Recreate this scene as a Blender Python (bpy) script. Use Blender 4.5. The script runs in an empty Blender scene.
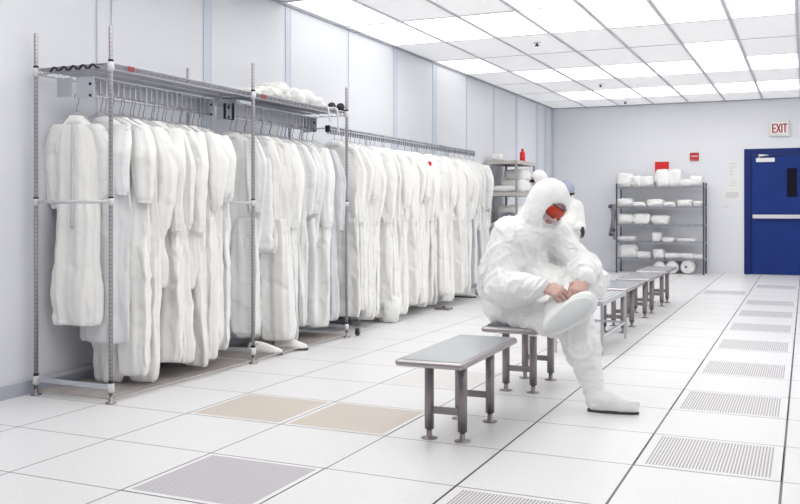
import bpy, math, random
import numpy as np
from mathutils import Vector, Matrix
random.seed(7)
R = math.radians
scene = bpy.context.scene
COL = scene.collection

# ------------------------------------------------------------------ materials
def new_mat(name):
    m = bpy.data.materials.new(name); m.use_nodes = True
    nt = m.node_tree
    return m, nt, nt.nodes['Principled BSDF']

def simple(name, col, rough=.5, metal=0., bump=0., bscale=40., var=0., vscale=8., spec=None, sheen=0.):
    m, nt, b = new_mat(name)
    b.inputs['Base Color'].default_value = (*col, 1)
    b.inputs['Roughness'].default_value = rough
    b.inputs['Metallic'].default_value = metal
    if spec is not None: b.inputs['Specular IOR Level'].default_value = spec
    tc = nt.nodes.new('ShaderNodeTexCoord')
    if bump:
        n = nt.nodes.new('ShaderNodeTexNoise'); n.inputs['Scale'].default_value = bscale
        n.inputs['Detail'].default_value = 4
        nt.links.new(tc.outputs['Object'], n.inputs['Vector'])
        bp = nt.nodes.new('ShaderNodeBump'); bp.inputs['Strength'].default_value = bump
        bp.inputs['Distance'].default_value = .01
        nt.links.new(n.outputs['Fac'], bp.inputs['Height']); nt.links.new(bp.outputs['Normal'], b.inputs['Normal'])
    if var:
        n2 = nt.nodes.new('ShaderNodeTexNoise'); n2.inputs['Scale'].default_value = vscale
        n2.inputs['Detail'].default_value = 3
        nt.links.new(tc.outputs['Object'], n2.inputs['Vector'])
        mx = nt.nodes.new('ShaderNodeMix'); mx.data_type = 'RGBA'
        mx.inputs['A'].default_value = (*[max(0, c * (1 - var)) for c in col], 1)
        mx.inputs['B'].default_value = (*[min(1, c * (1 + var)) for c in col], 1)
        nt.links.new(n2.outputs['Fac'], mx.inputs['Factor'])
        nt.links.new(mx.outputs['Result'], b.inputs['Base Color'])
    return m

def emit(name, col, strength):
    m, nt, b = new_mat(name)
    b.inputs['Base Color'].default_value = (.9, .9, .9, 1)
    b.inputs['Emission Color'].default_value = (*col, 1)
    b.inputs['Emission Strength'].default_value = strength
    return m

class NT:
    """little helper to write math node chains"""
    def __init__(s, nt): s.nt = nt
    def m(s, op, a, b=None, c=None):
        n = s.nt.nodes.new('ShaderNodeMath'); n.operation = op
        for i, v in enumerate((a, b, c)):
            if v is None: continue
            if isinstance(v, (int, float)): n.inputs[i].default_value = v
            else: s.nt.links.new(v, n.inputs[i])
        return n.outputs[0]
    def mix(s, f, a, b):
        n = s.nt.nodes.new('ShaderNodeMix'); n.data_type = 'RGBA'
        for k, v in (('Factor', f), ('A', a), ('B', b)):
            if isinstance(v, (int, float)): n.inputs[k].default_value = v
            elif isinstance(v, tuple): n.inputs[k].default_value = (*v, 1)
            else: s.nt.links.new(v, n.inputs[k])
        return n.outputs['Result']

T = .61
X0 = -.0937
Y0 = 6.6975 * T          # y of tile row 0
WX = -4.36; WY = 16.65; WR = 4.2; WF = -2.4; CH = 3.02

def floor_material():
    m, nt, b = new_mat('vinyl_floor_tile'); h = NT(nt)
    tc = nt.nodes.new('ShaderNodeTexCoord'); sp = nt.nodes.new('ShaderNodeSeparateXYZ')
    nt.links.new(tc.outputs['Object'], sp.inputs[0])
    def line(coord, off, w):
        f = h.m('FRACT', h.m('DIVIDE', h.m('SUBTRACT', coord, off), T))
        d = h.m('MULTIPLY', h.m('MINIMUM', f, h.m('SUBTRACT', 1., f)), T)
        return h.m('LESS_THAN', d, w)
    wide = h.m('GREATER_THAN', sp.outputs['X'], -1.6)
    w = h.m('ADD', .0032, h.m('MULTIPLY', wide, .0022))
    lx = line(sp.outputs['X'], X0, w)
    ly = line(sp.outputs['Y'], Y0, .0034)
    n = nt.nodes.new('ShaderNodeTexNoise'); n.inputs['Scale'].default_value = 60; n.inputs['Detail'].default_value = 5
    nt.links.new(tc.outputs['Object'], n.inputs['Vector'])
    n2 = nt.nodes.new('ShaderNodeTexNoise'); n2.inputs['Scale'].default_value = 1.2
    nt.links.new(tc.outputs['Object'], n2.inputs['Vector'])
    base = h.mix(n.outputs['Fac'], (.70, .70, .73), (.86, .86, .87))
    base = h.mix(h.m('MULTIPLY', n2.outputs['Fac'], .35), base, (.80, .79, .78))
    c = h.mix(h.m('MULTIPLY', ly, .94), base, (.10, .095, .10))
    c = h.mix(h.m('MULTIPLY', lx, .97), c, (.018, .018, .03))
    nt.links.new(c, b.inputs['Base Color'])
    b.inputs['Roughness'].default_value = .34
    b.inputs['Specular IOR Level'].default_value = .45
    return m

def perf_material(name, panel, hole, pitch, rad, border=.028):
    """round perforations with a plain border, object space centred on the tile"""
    m, nt, b = new_mat(name); h = NT(nt)
    tc = nt.nodes.new('ShaderNodeTexCoord'); sp = nt.nodes.new('ShaderNodeSeparateXYZ')
    nt.links.new(tc.outputs['Object'], sp.inputs[0])
    x, y = sp.outputs['X'], sp.outputs['Y']
    def cell(c): return h.m('MULTIPLY', h.m('SUBTRACT', h.m('FRACT', h.m('DIVIDE', c, pitch)), .5), pitch)
    dx, dy = cell(h.m('ADD', x, 10.)), cell(h.m('ADD', y, 10.))
    d = h.m('SQRT', h.m('ADD', h.m('MULTIPLY', dx, dx), h.m('MULTIPLY', dy, dy)))
    hole_f = h.m('LESS_THAN', d, rad)
    e = h.m('MAXIMUM', h.m('ABSOLUTE', x), h.m('ABSOLUTE', y))
    inside = h.m('LESS_THAN', e, T / 2 - border)
    c = h.mix(inside, (.80, .80, .82), panel)
    c = h.mix(h.m('MULTIPLY', hole_f, inside), c, hole)
    nt.links.new(c, b.inputs['Base Color'])
    b.inputs['Roughness'].default_value = .45
    return m

def slot_material(name, panel, hole):
    m, nt, b = new_mat(name); h = NT(nt)
    tc = nt.nodes.new('ShaderNodeTexCoord'); sp = nt.nodes.new('ShaderNodeSeparateXYZ')
    nt.links.new(tc.outputs['Object'], sp.inputs[0])
    x, y = sp.outputs['X'], sp.outputs['Y']
    f = h.m('FRACT', h.m('DIVIDE', h.m('ADD', x, 10.), .0142))
    slot = h.m('LESS_THAN', f, .5)
    g = h.m('FRACT', h.m('DIVIDE', h.m('ADD', y, 10. ), .0178))
    slot = h.m('MULTIPLY', slot, h.m('LESS_THAN', g, .8))
    inside = h.m('MULTIPLY', h.m('LESS_THAN', h.m('ABSOLUTE', x), .262), h.m('LESS_THAN', h.m('ABSOLUTE', y), .267))
    c = h.mix(inside, (.78, .78, .80), panel)
    c = h.mix(h.m('MULTIPLY', slot, inside), c, hole)
    nt.links.new(c, b.inputs['Base Color'])
    b.inputs['Roughness'].default_value = .4
    return m

def wall_material(name, c1, c2):
    m, nt, b = new_mat(name); h = NT(nt)
    tc = nt.nodes.new('ShaderNodeTexCoord')
    n = nt.nodes.new('ShaderNodeTexNoise'); n.inputs['Scale'].default_value = .9; n.inputs['Detail'].default_value = 5
    nt.links.new(tc.outputs['Object'], n.inputs['Vector'])
    nt.links.new(h.mix(n.outputs['Fac'], c1, c2), b.inputs['Base Color'])
    n2 = nt.nodes.new('ShaderNodeTexNoise'); n2.inputs['Scale'].default_value = 2.5
    nt.links.new(tc.outputs['Object'], n2.inputs['Vector'])
    bp = nt.nodes.new('ShaderNodeBump'); bp.inputs['Strength'].default_value = .12; bp.inputs['Distance'].default_value = .02
    nt.links.new(n2.outputs['Fac'], bp.inputs['Height']); nt.links.new(bp.outputs['Normal'], b.inputs['Normal'])
    b.inputs['Roughness'].default_value = .38
    return m

def post_material():
    m, nt, b = new_mat('grooved_chrome_post'); h = NT(nt)
    tc = nt.nodes.new('ShaderNodeTexCoord'); sp = nt.nodes.new('ShaderNodeSeparateXYZ')
    nt.links.new(tc.outputs['Object'], sp.inputs[0])
    f = h.m('FRACT', h.m('DIVIDE', sp.outputs['Z'], .0254))
    nt.links.new(h.mix(h.m('LESS_THAN', f, .14), (.44, .42, .44), (.25, .24, .25)), b.inputs['Base Color'])
    b.inputs['Metallic'].default_value = .75; b.inputs['Roughness'].default_value = .38
    return m

def cloth_material(name, col, scale=22, strength=.35):
    m, nt, b = new_mat(name)
    b.inputs['Base Color'].default_value = (*col, 1); b.inputs['Roughness'].default_value = .85
    b.inputs['Specular IOR Level'].default_value = .2
    tc = nt.nodes.new('ShaderNodeTexCoord')
    mp = nt.nodes.new('ShaderNodeMapping'); mp.inputs['Scale'].default_value = (1, 1, .45)
    nt.links.new(tc.outputs['Object'], mp.inputs[0])
    n = nt.nodes.new('ShaderNodeTexNoise'); n.inputs['Scale'].default_value = scale
    n.inputs['Detail'].default_value = 3; n.inputs['Distortion'].default_value = .8
    nt.links.new(mp.outputs[0], n.inputs['Vector'])
    bp = nt.nodes.new('ShaderNodeBump'); bp.inputs['Strength'].default_value = strength; bp.inputs['Distance'].default_value = .02
    nt.links.new(n.outputs['Fac'], bp.inputs['Height']); nt.links.new(bp.outputs['Normal'], b.inputs['Normal'])
    return m

def rail_slot_material():
    m, nt, b = new_mat('slotted_rail_steel'); h = NT(nt)
    tc = nt.nodes.new('ShaderNodeTexCoord'); sp = nt.nodes.new('ShaderNodeSeparateXYZ')
    nt.links.new(tc.outputs['Object'], sp.inputs[0])
    f = h.m('FRACT', h.m('DIVIDE', sp.outputs['Y'], .05))
    nt.links.new(h.mix(h.m('LESS_THAN', f, .62), (.60, .61, .66), (.16, .17, .21)), b.inputs['Base Color'])
    b.inputs['Roughness'].default_value = .45; b.inputs['Metallic'].default_value = .2
    return m

M = {}
M['rail_slots'] = rail_slot_material()
M['floor'] = floor_material()
M['void'] = simple('dark_subfloor', (.02, .02, .025), .9)
M['slot'] = slot_material('slotted_grille', (.74, .73, .74), (.26, .24, .27))
M['perf_grey'] = perf_material('grey_perforated_tile', (.60, .58, .62), (.24, .22, .26), .0125, .0036)
M['perf_tan'] = perf_material('tan_perforated_tile', (.66, .60, .54), (.30, .25, .21), .0125, .0032)
M['perf_pale'] = perf_material('pale_perforated_tile', (.76, .75, .74), (.45, .43, .42), .0125, .003)
M['wall'] = wall_material('cleanroom_wall_panel', (.71, .73, .785), (.77, .785, .83))
M['wall_far'] = wall_material('far_wall_paint', (.76, .775, .82), (.82, .83, .865))
M['strip'] = simple('blue_grey_batten', (.60, .66, .76), .4)
M['seam'] = simple('pale_seam', (.66, .69, .75), .5)
M['dark_trim'] = simple('grey_wall_angle', (.42, .44, .50), .45)
M['basebd'] = simple('grey_base_strip', (.45, .46, .55), .5)
M['ceil'] = simple('white_ceiling_panel', (.92, .92, .935), .6, var=.02, vscale=2)
M['tbar'] = simple('grey_ceiling_bar', (.62, .63, .69), .5)
LS = 2.7
M['lamp'] = emit('lit_diffuser', (1, .985, .95), LS)
M['lamp_mid'] = emit('half_lit_diffuser', (1, .985, .96), LS * .40)
M['lamp_low'] = emit('dim_diffuser', (.97, .98, 1), LS * .06)  # faint emission added to unlit panels to raise the ceiling tone
M['chrome'] = simple('chrome_wire', (.62, .62, .65), .28, .85)
M['shelf_wire'] = simple('grey_chrome_wire', (.40, .40, .44), .34, .8)
M['tan_wire'] = simple('tan_coated_wire', (.46, .42, .40), .5, .1)
M['wire_dark'] = simple('steel_wire', (.30, .30, .33), .35, .8)
M['post'] = post_material()
M['collar'] = simple('pale_clamp_collar', (.72, .72, .74), .4, .2)
M['black'] = simple('black_plastic', (.012, .012, .015), .45)
M['redtag'] = simple('dark_red_tag', (.33, .035, .03), .5)
M['plate'] = simple('galvanised_plate', (.60, .61, .66), .42, .45, var=.05)
M['plate_d'] = simple('rail_shadow_slot', (.25, .26, .31), .5, .3)
M['cloth'] = cloth_material('white_cleanroom_fabric', (.935, .93, .915), 16, .12)
M['cloth_b'] = cloth_material('cool_white_fabric', (.89, .90, .91), 16, .12)
M['cloth_g'] = cloth_material('pale_grey_fabric', (.70, .71, .74), 16, .12)
M['cloth_p'] = cloth_material('suit_fabric', (.915, .92, .92), 26, .10)
M['zip'] = simple('pale_zip', (.68, .68, .70), .5)
M['steel'] = simple('brushed_steel_top', (.56, .60, .63), .22, .9, var=.22, vscale=5)
M['steel_leg'] = simple('satin_steel_leg', (.30, .27, .28), .36, .85, var=.15, vscale=12)
M['steel_nose'] = simple('bench_edge_steel', (.42, .39, .40), .32, .85, var=.1)
M['skin'] = simple('skin', (.66, .43, .38), .5, var=.06, vscale=60)
M['face'] = simple('pale_face_skin', (.70, .52, .54), .5, var=.05, vscale=40)
M['lips'] = simple('lip_skin', (.45, .20, .20), .5)
m_, nt_, b_ = new_mat('orange_lens'); b_.inputs['Base Color'].default_value = (.50, .040, .008, 1); b_.inputs['Roughness'].default_value = .12
M['lens'] = m_
M['lens_frame'] = simple('dark_goggle_frame', (.12, .03, .025), .4)
M['sole'] = simple('pale_boot_sole', (.80, .83, .84), .55, bump=.15, bscale=90)
M['sole_d'] = simple('dark_boot_sole', (.07, .07, .08), .6)
M['bag'] = simple('white_plastic_bag', (.84, .84, .84), .42, bump=.5, bscale=25)
M['bag_w'] = simple('white_folded_cloth', (.86, .86, .85), .8, bump=.5, bscale=30)
M['beige'] = simple('beige_shelf_metal', (.56, .53, .50), .45, .2)
M['beige_d'] = simple('grey_shelf_post', (.40, .40, .42), .4, .4)
M['red'] = simple('red_sign', (.72, .012, .015), .4)
M['red_b'] = simple('red_plate', (.50, .02, .03), .4)
M['pinkmark'] = simple('pale_pink_mark', (.75, .45, .47), .5)
M['white'] = simple('white_plastic', (.86, .86, .86), .35)
M['offw'] = simple('offwhite_sign', (.80, .80, .78), .4)
M['exit'] = simple('exit_red_letter', (.42, .02, .02), .4)
M['blue'] = simple('blue_door_paint', (.003, .028, .20), .42, var=.18, vscale=2.5, spec=.3)
M['blue_f'] = simple('blue_frame_paint', (.005, .020, .145), .42, spec=.3)
M['glass_d'] = simple('dark_wired_glass', (.003, .003, .012), .4, spec=.15)
M['alu'] = simple('brushed_aluminium', (.78, .78, .80), .3, .6)
M['paper'] = simple('white_paper', (.82, .82, .81), .7)
M['ink'] = simple('grey_print', (.66, .66, .68), .8)
M['ink_p'] = simple('pink_print', (.78, .66, .64), .8)
M['grey_shelf'] = simple('grey_wire_shelf', (.42, .43, .48), .4, .5)
M['post_d'] = simple('dark_shelf_post', (.10, .10, .12), .45, .5)
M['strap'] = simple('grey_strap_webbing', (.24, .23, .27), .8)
M['cap'] = simple('grey_blue_cap', (.36, .40, .50), .8)
M['hair'] = simple('black_hair', (.012, .011, .012), .7)
M['glove'] = simple('black_glove', (.012, .012, .013), .5)
M['brown'] = simple('warm_skin', (.30, .18, .13), .5)

# ------------------------------------------------------------------ mesh builder
class MB:
    def __init__(s): s.v = []; s.f = []; s.mi = []
    def _add(s, vs, fs, mi=0):
        o = len(s.v); s.v += [tuple(p) for p in vs]; s.f += [tuple(i + o for i in f) for f in fs]; s.mi += [mi] * len(fs)
    def box(s, lo, hi, bev=0., mi=0, rot=None, c=None):
        x0, y0, z0 = lo; x1, y1, z1 = hi
        b = min(bev, (x1 - x0) / 2.01, (y1 - y0) / 2.01, (z1 - z0) / 2.01)
        if b <= 0:
            vs = [(x0,y0,z0),(x1,y0,z0),(x1,y1,z0),(x0,y1,z0),(x0,y0,z1),(x1,y0,z1),(x1,y1,z1),(x0,y1,z1)]
            fs = [(0,3,2,1),(4,5,6,7),(0,1,5,4),(1,2,6,5),(2,3,7,6),(3,0,4,7)]
        else:
            vs = []; fs = []
            rings = []
            for (zz, ins) in ((z0, b), (z0 + b, 0), (z1 - b, 0), (z1, b)):
                ring = []
                for (cx, cy, sx, sy) in ((x0,y0,-1,-1),(x1,y0,1,-1),(x1,y1,1,1),(x0,y1,-1,1)):
                    pts = [(cx - sx*ins, cy - sy*b if sy else 0), (cx - sx*b, cy - sy*ins)]
                    pts = [(cx - sx*ins, cy - sy*b), (cx - sx*b, cy - sy*ins)]
                    if sx * sy > 0: pts.reverse()
                    ring += [(px, py, zz) for px, py in pts]
                rings.append(ring)
            for r_ in rings: vs += r_
            for i in range(3):
                for j in range(8):
                    a = i*8+j; d = i*8+(j+1)%8
                    fs.append((a, d, d+8, a+8))
            fs.append(tuple(range(7, -1, -1))); fs.append(tuple(range(24, 32)))
        if rot is not None:
            cc = Vector(c); vs = [tuple(cc + rot @ (Vector(p) - cc)) for p in vs]
        s._add(vs, fs, mi)
    def tube(s, path, r, n=8, mi=0, closed=False):
        P = [Vector(p) for p in path]; k = len(P)
        rr = r if isinstance(r, (list, tuple)) else [r] * k
        vs = []; fs = []; up = None
        for i in range(k):
            if closed: t = P[(i+1) % k] - P[i-1]
            else: t = P[min(i+1, k-1)] - P[max(i-1, 0)]
            t.normalize()
            if up is None:
                a = Vector((0,0,1)) if abs(t.z) < .9 else Vector((1,0,0)); u = t.cross(a).normalized()
            else:
                u = (up - t * up.dot(t)).normalized()
            up = u; w = t.cross(u)
            for j in range(n):
                an = 2*math.pi*j/n
                vs.append(P[i] + (u*math.cos(an) + w*math.sin(an)) * rr[i])
        for i in range(k if closed else k-1):
            for j in range(n):
                a = i*n+j; b = i*n+(j+1)%n; i2 = (i+1) % k
                fs.append((a, b, i2*n+(j+1)%n, i2*n+j))
        if not closed:
            fs.append(tuple(range(n-1, -1, -1))); fs.append(tuple(range((k-1)*n, k*n)))
        s._add(vs, fs, mi)
    def lathe(s, prof, c=(0,0,0), n=20, axis='z', mi=0):
        vs = []; fs = []
        for (r, z) in prof:
            for j in range(n):
                a = 2*math.pi*j/n; p = (r*math.cos(a), r*math.sin(a), z)
                if axis == 'y': p = (p[0], -p[2], p[1])
                if axis == 'x': p = (p[2], p[0], p[1])
                vs.append((c[0]+p[0], c[1]+p[1], c[2]+p[2]))
        for i in range(len(prof)-1):
            for j in range(n):
                fs.append((i*n+j, i*n+(j+1)%n, (i+1)*n+(j+1)%n, (i+1)*n+j))
        fs.append(tuple(range(n-1, -1, -1))); fs.append(tuple(range((len(prof)-1)*n, len(prof)*n)))
        s._add(vs, fs, mi)
    def loft(s, rings, cap0=True, cap1=True, mi=0):
        n = len(rings[0]); vs = [p for r_ in rings for p in r_]; fs = []
        for i in range(len(rings)-1):
            for j in range(n):
                fs.append((i*n+j, i*n+(j+1)%n, (i+1)*n+(j+1)%n, (i+1)*n+j))
        if cap0: fs.append(tuple(range(n-1, -1, -1)))
        if cap1: fs.append(tuple(range((len(rings)-1)*n, len(rings)*n)))
        s._add(vs, fs, mi)
    def mesh(s, name, mats, smooth=False):
        me = bpy.data.meshes.new(name); me.from_pydata(s.v, [], s.f)
        for m in (mats if isinstance(mats, (list, tuple)) else [mats]): me.materials.append(m)
        if any(s.mi): me.polygons.foreach_set('material_index', s.mi)
        if smooth: me.polygons.foreach_set('use_smooth', [True]*len(s.f))
        me.update()
        return me
    def build(s, name, mats, parent=None, smooth=False, loc=None):
        o = bpy.data.objects.new(name, s.mesh(name, mats, smooth)); COL.objects.link(o)
        if parent is not None: o.parent = parent
        if loc is not None: o.location = loc
        return o

def tag(o, label, cat, group=None, kind=None):
    o['label'] = label; o['category'] = cat
    if group: o['group'] = group
    if kind: o['kind'] = kind
    return o
def thing(name, label, cat, loc=(0,0,0), rz=0., group=None):
    o = bpy.data.objects.new(name, None); COL.objects.link(o)
    o.empty_display_size = .05
    o.location = loc; o.rotation_euler = (0,0,rz)
    return tag(o, label, cat, group)
def struct(mb, name, mat, parent=None, smooth=False):
    o = mb.build(name, mat, parent, smooth)
    if parent is None: o['kind'] = 'structure'
    return o
def link_mesh(name, me, parent):
    o = bpy.data.objects.new(name, me); COL.objects.link(o); o.parent = parent; return o
def copy_thing(root, loc=None, rz=None, label=None, group=None):
    c = root.copy(); COL.objects.link(c)
    if loc is not None: c.location = loc
    if rz is not None: c.rotation_euler = (0,0,rz)
    if label: c['label'] = label
    if group: c['group'] = group
    for ch in list(root.children):
        d = ch.copy(); COL.objects.link(d); d.parent = c
        for g in list(ch.children):
            e = g.copy(); COL.objects.link(e); e.parent = d
    return c
ORD = ['first','second','third','fourth','fifth','sixth','seventh','eighth','ninth','tenth','eleventh','twelfth','thirteenth',
 'fourteenth','fifteenth','sixteenth','seventeenth','eighteenth','nineteenth','twentieth','twenty-first','twenty-second','twenty-third',
 'twenty-fourth','twenty-fifth','twenty-sixth','twenty-seventh','twenty-eighth','twenty-ninth','thirtieth','thirty-first','thirty-second']

# ------------------------------------------------------------------ room shell
def tile_xy(col, row):      # low corner of tile: col 0 lies just left of the line at X0
    return X0 - T*(col+1), Y0 + T*row
GR = []                     # (col,row,material,kind)
for r_ in (0,2,4,6,8,10,12,16): GR.append((0, r_, 'slot'))
GR += [(1,14,'slot'), (1,-2,'slot'), (-1,8,'slot'), (3,-2,'perf_grey'), (3,0,'perf_tan'), (4,0,'perf_tan'), (3,2,'perf_pale')]
holes = {(c, r_) for c, r_, *_ in GR}
mb = MB()
c_lo = -8; c_hi = 7; r_lo = -11; r_hi = 20
for c in range(c_lo, c_hi):
    for r_ in range(r_lo, r_hi + 1):
        x, y = tile_xy(c, r_)
        xa, xb = max(x, WX), min(x+T, WR); ya, yb = max(y, WF), min(y+T, WY)
        if xb <= xa or yb <= ya: continue
        if (c, r_) in holes: continue
        mb._add([(xa,ya,0),(xb,ya,0),(xb,yb,0),(xa,yb,0)], [(0,1,2,3)])
fl = struct(mb, 'floor', M['floor'])
mb = MB(); mb.box((WX, WF, -.36), (WR, WY, -.32)); struct(mb, 'subfloor', M['void'], fl)
rown = {0:'nearest',2:'second nearest',4:'third nearest',6:'fourth nearest',8:'fifth nearest',10:'sixth nearest',12:'seventh nearest',16:'farthest'}
for c, r_, mk in GR:
    x, y = tile_xy(c, r_)
    mb = MB(); g = .0035
    mb.box((-T/2+g, -T/2+g, -.03), (T/2-g, T/2-g, 0), .0015)
    o = mb.build('floor_grille' if mk == 'slot' else 'perforated_floor_tile', M[mk]); o.location = (x+T/2, y+T/2, .0005)
    if mk == 'slot' and c == 0: lab = 'slotted grey floor grille, %s in the row leading to the blue door' % rown[r_]
    elif (c, r_) == (1,14): lab = 'slotted floor grille standing left of the door row, near the storage shelf'
    elif (c, r_) == (1,-2): lab = 'slotted floor grille cut off at the bottom edge in front of the near bench'
    elif c == -1: lab = 'slotted floor grille at the right edge, right of the long grille row'
    elif mk == 'perf_grey': lab = 'grey perforated floor tile nearest the viewer, bottom left of the benches'
    elif (c, r_) == (3,0): lab = 'tan perforated floor tile, the one closer to the near bench'
    elif (c, r_) == (4,0): lab = 'tan perforated floor tile, the one closer to the garment rack'
    else: lab = 'pale perforated floor tile behind the near bench, mostly hidden by it'
    tag(o, lab, 'floor grille' if mk == 'slot' else 'floor tile', 'slotted floor grilles' if mk == 'slot' else 'perforated floor tiles')

th = .1
mb = MB(); mb.box((WX-th, WF-th, -.36), (WX, WY+th, CH+.2)); struct(mb, 'wall_left', M['wall'])
# far wall with a doorway
DX0, DX1, DZ = -.87, .05, 2.05
mb = MB()
mb.box((WX, WY, -.36), (DX0-.06, WY+th, CH+.2)); mb.box((DX1+.06, WY, -.36), (WR, WY+th, CH+.2)); mb.box((DX0-.06, WY, DZ+.05), (DX1+.06, WY+th, CH+.2))
struct(mb, 'wall_far', M['wall_far'])
mb = MB(); mb.box((WR, WF-th, -.36), (WR+th, WY+th, CH+.2)); struct(mb, 'wall_right', M['wall'])
mb = MB(); mb.box((WX, WF-th, -.36), (WR, WF, CH+.2)); struct(mb, 'wall_near', M['wall'])
mb = MB(); mb.box((WX, WF, CH), (WR, WY, CH+.06)); ceiling = struct(mb, 'ceiling', M['ceil'])
# battens on the left wall
tn = 0
def trim(lo, hi, mat, bev=.002):
    global tn
    tn += 1
    mb = MB(); mb.box(lo, hi, bev); return struct(mb, 'trim_%d' % tn, M[mat])
for y, w, mt in ((4.70,.012,'seam'),(4.84,.006,'seam'),(5.93,.105,'strip'),(7.155,.09,'strip'),(8.36,.012,'seam'),(9.535,.10,'strip'),(10.75,.13,'strip'),(11.96,.02,'seam'),(13.17,.03,'seam'),(14.36,.11,'strip'),(15.60,.13,'strip'),(16.17,.13,'strip')):
    trim((WX, y-w/2, .085), (WX+.006, y+w/2, CH-.001), mt)
trim((WX, WF, CH-.022), (WX+.022, WY, CH), 'dark_trim')
trim((WX, WY-.022, CH-.022), (WR, WY, CH), 'dark_trim')
trim((WX, WY-.03, 0), (WX+.03, WY, CH-.02), 'strip')
for x in (): trim((x-.006, WY-.004, 0), (x+.006, WY, CH-.02), 'seam', 0)
mb = MB(); mb.box((WX, WF, 0), (WX+.012, WY, .08), .003); struct(mb, 'baseboard_left', M['basebd'])

# ceiling grid bars (a part of the ceiling) and lit panels
LXS = [X0 - .013 - .606*k for k in range(-7, 7)]
PX = lambda c: (-3.715 + .6055*c)           # grid line to the right of the wall column is c=0
PY = lambda k: 8.26 + 1.215*k
mb = MB()
x = PX(0)
c = 0
while PX(c) < WR:
    mb.box((PX(c)-.0125, WF, CH-.012), (PX(c)+.0125, WY, CH+.004)); c += 1
for k in range(-8, 7):
    if WF < PY(k) < WY: mb.box((WX, PY(k)-.009, CH-.009), (WR, PY(k)+.009, CH+.004))
mb.build('ceiling_grid', M['tbar'], ceiling)
bright = {0:(0,2,5,8,11), 2:(4,), 3:(2,5,8,11), 5:(1,2,4,5,8,11), -1:(3,6,9), -2:(2,5,8,11), -3:(2,), -4:(2,5,8,11), -5:(0,1,3), -6:(2,5,8,11)}  # out-of-frame rows: unseen left panels added to brighten the rack
mid = {0:(-1,3,4,1), 2:(-1,), 3:(0,1,3,4), 5:(0,3), -1:(-1,2), -2:(0,1), -3:(0,), -4:(0,1)}  # the entries out of frame are added panels that lift the left side
nm = 0
def lamp(c, k, mk):
    x0 = PX(c) if c >= 0 else WX+.02; x1 = min(PX(c+1), WR); y0, y1 = PY(k), min(PY(k+1), WY)
    if y1 - y0 < .3: return
    t = thing('ceiling_light', 'lamp', 'light', ((x0+x1)/2, (y0+y1)/2, CH))
    rowname = {1:'row behind the near lit row',4:'row behind the middle lit row',6:'part row against the far wall',0:'near lit row',2:'row before the middle lit row',3:'middle lit row',5:'farthest lit row',-1:'row cut by the top edge',-2:'first row out of frame',-3:'second row out of frame',-4:'third row out of frame',-5:'fourth row out of frame',-6:'last row out of frame'}[k]
    t['label'] = '%s ceiling light panel, %s column from left wall, %s' % ({'lamp':'bright','lamp_mid':'dimmer','lamp_low':'dull grey'}[mk], ORD[c+1], rowname)
    t['group'] = 'ceiling light panels'
    hx, hy = (x1-x0)/2-.014, (y1-y0)/2-.011
    mb = MB(); mb.box((-hx,-hy,-.004),(hx,hy,-.0005)); mb.build('diffuser', M[mk], t)
    mb = MB()
    w = .012
    for lo, hi in (((-hx,-hy,-.007),(-hx+w,hy,-.0003)),((hx-w,-hy,-.007),(hx,hy,-.0003)),((-hx+w,-hy,-.007),(hx-w,-hy+w,-.0003)),((-hx+w,hy-w,-.007),(hx-w,hy,-.0003))): mb.box(lo, hi)
    mb.build('frame', M['ceil'], t)
for k, cs in bright.items():
    for c in cs: lamp(c, k, 'lamp')
for k, cs in mid.items():
    for c in cs: lamp(c, k, 'lamp_mid')
for k in range(-1, 7):
    for c in range(-1, 8):
        if c not in bright.get(k, ()) and c not in mid.get(k, ()): lamp(c, k, 'lamp_low')  # remaining panels count as unlit, each gets an added glow
for (x, y, lab) in ((-2.777,9.935,'dark ceiling sprinkler head nearest the viewer'),(-2.841,13.695,'small sprinkler head in the middle of the ceiling'),(-2.899,16.05,'tiny sprinkler head close to the far wall')):
    t = thing('sprinkler_head', lab, 'sprinkler', (x,y,CH), 0, 'ceiling sprinklers')
    mb = MB(); mb.lathe([(.045,0),(.042,-.012),(.02,-.018)]); mb.build('escutcheon', M['alu'], t, True)
    mb = MB(); mb.lathe([(.012,-.018),(.012,-.035),(.026,-.04),(.026,-.046),(.008,-.05)]); mb.build('deflector', M['black'], t, True)

# ------------------------------------------------------------------ door and things on the far wall
door = MB(); door.box((DX0, WY+.01, .006), (DX1, WY+.055, DZ-.004), .003)
d = struct(door, 'door_1', M['blue'])
mb = MB()
for lo, hi in (((DX0-.11, WY-.018, 0),(DX0, WY+.07, DZ+.11)),((DX1, WY-.018, 0),(DX1+.11, WY+.07, DZ+.11)),((DX0, WY-.018, DZ),(DX1, WY+.07, DZ+.11))): mb.box(lo, hi, .004)
mb.build('door_frame', M['blue_f'], d)
mb = MB(); mb.box((-.31, WY+.004, 1.32), (-.135, WY+.012, 1.83), .002); mb.build('vision_panel_frame', M['blue_f'], d)
mb = MB(); mb.box((-.297, WY+.001, 1.335), (-.148, WY+.006, 1.815), .001); mb.build('vision_panel', M['glass_d'], d)
mb = MB(); mb.box((-.845, WY-.055, .965), (-.02, WY-.02, 1.03), .008)
for x in (-.82, -.06): mb.box((x-.03, WY-.022, .97), (x+.03, WY+.012, 1.025), .004)
mb.build('push_bar', M['alu'], d)
mb = MB(); mb.box((-.075, WY-.07, .91), (.035, WY+.011, 1.10), .008); mb.build('latch_box', M['alu'], d)
mb = MB(); mb.box((-.79, WY-.035, 1.93), (-.49, WY+.011, 2.0), .006); mb.build('door_closer', M['alu'], d)
mb = MB(); mb.tube([(-.74, WY-.03, 2.0), (-.74, WY-.05, 2.03), (-.60, WY-.06, 2.045), (-.745, WY-.02, 2.055)], .011, 6); mb.build('closer_arm', M['alu'], d)
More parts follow.
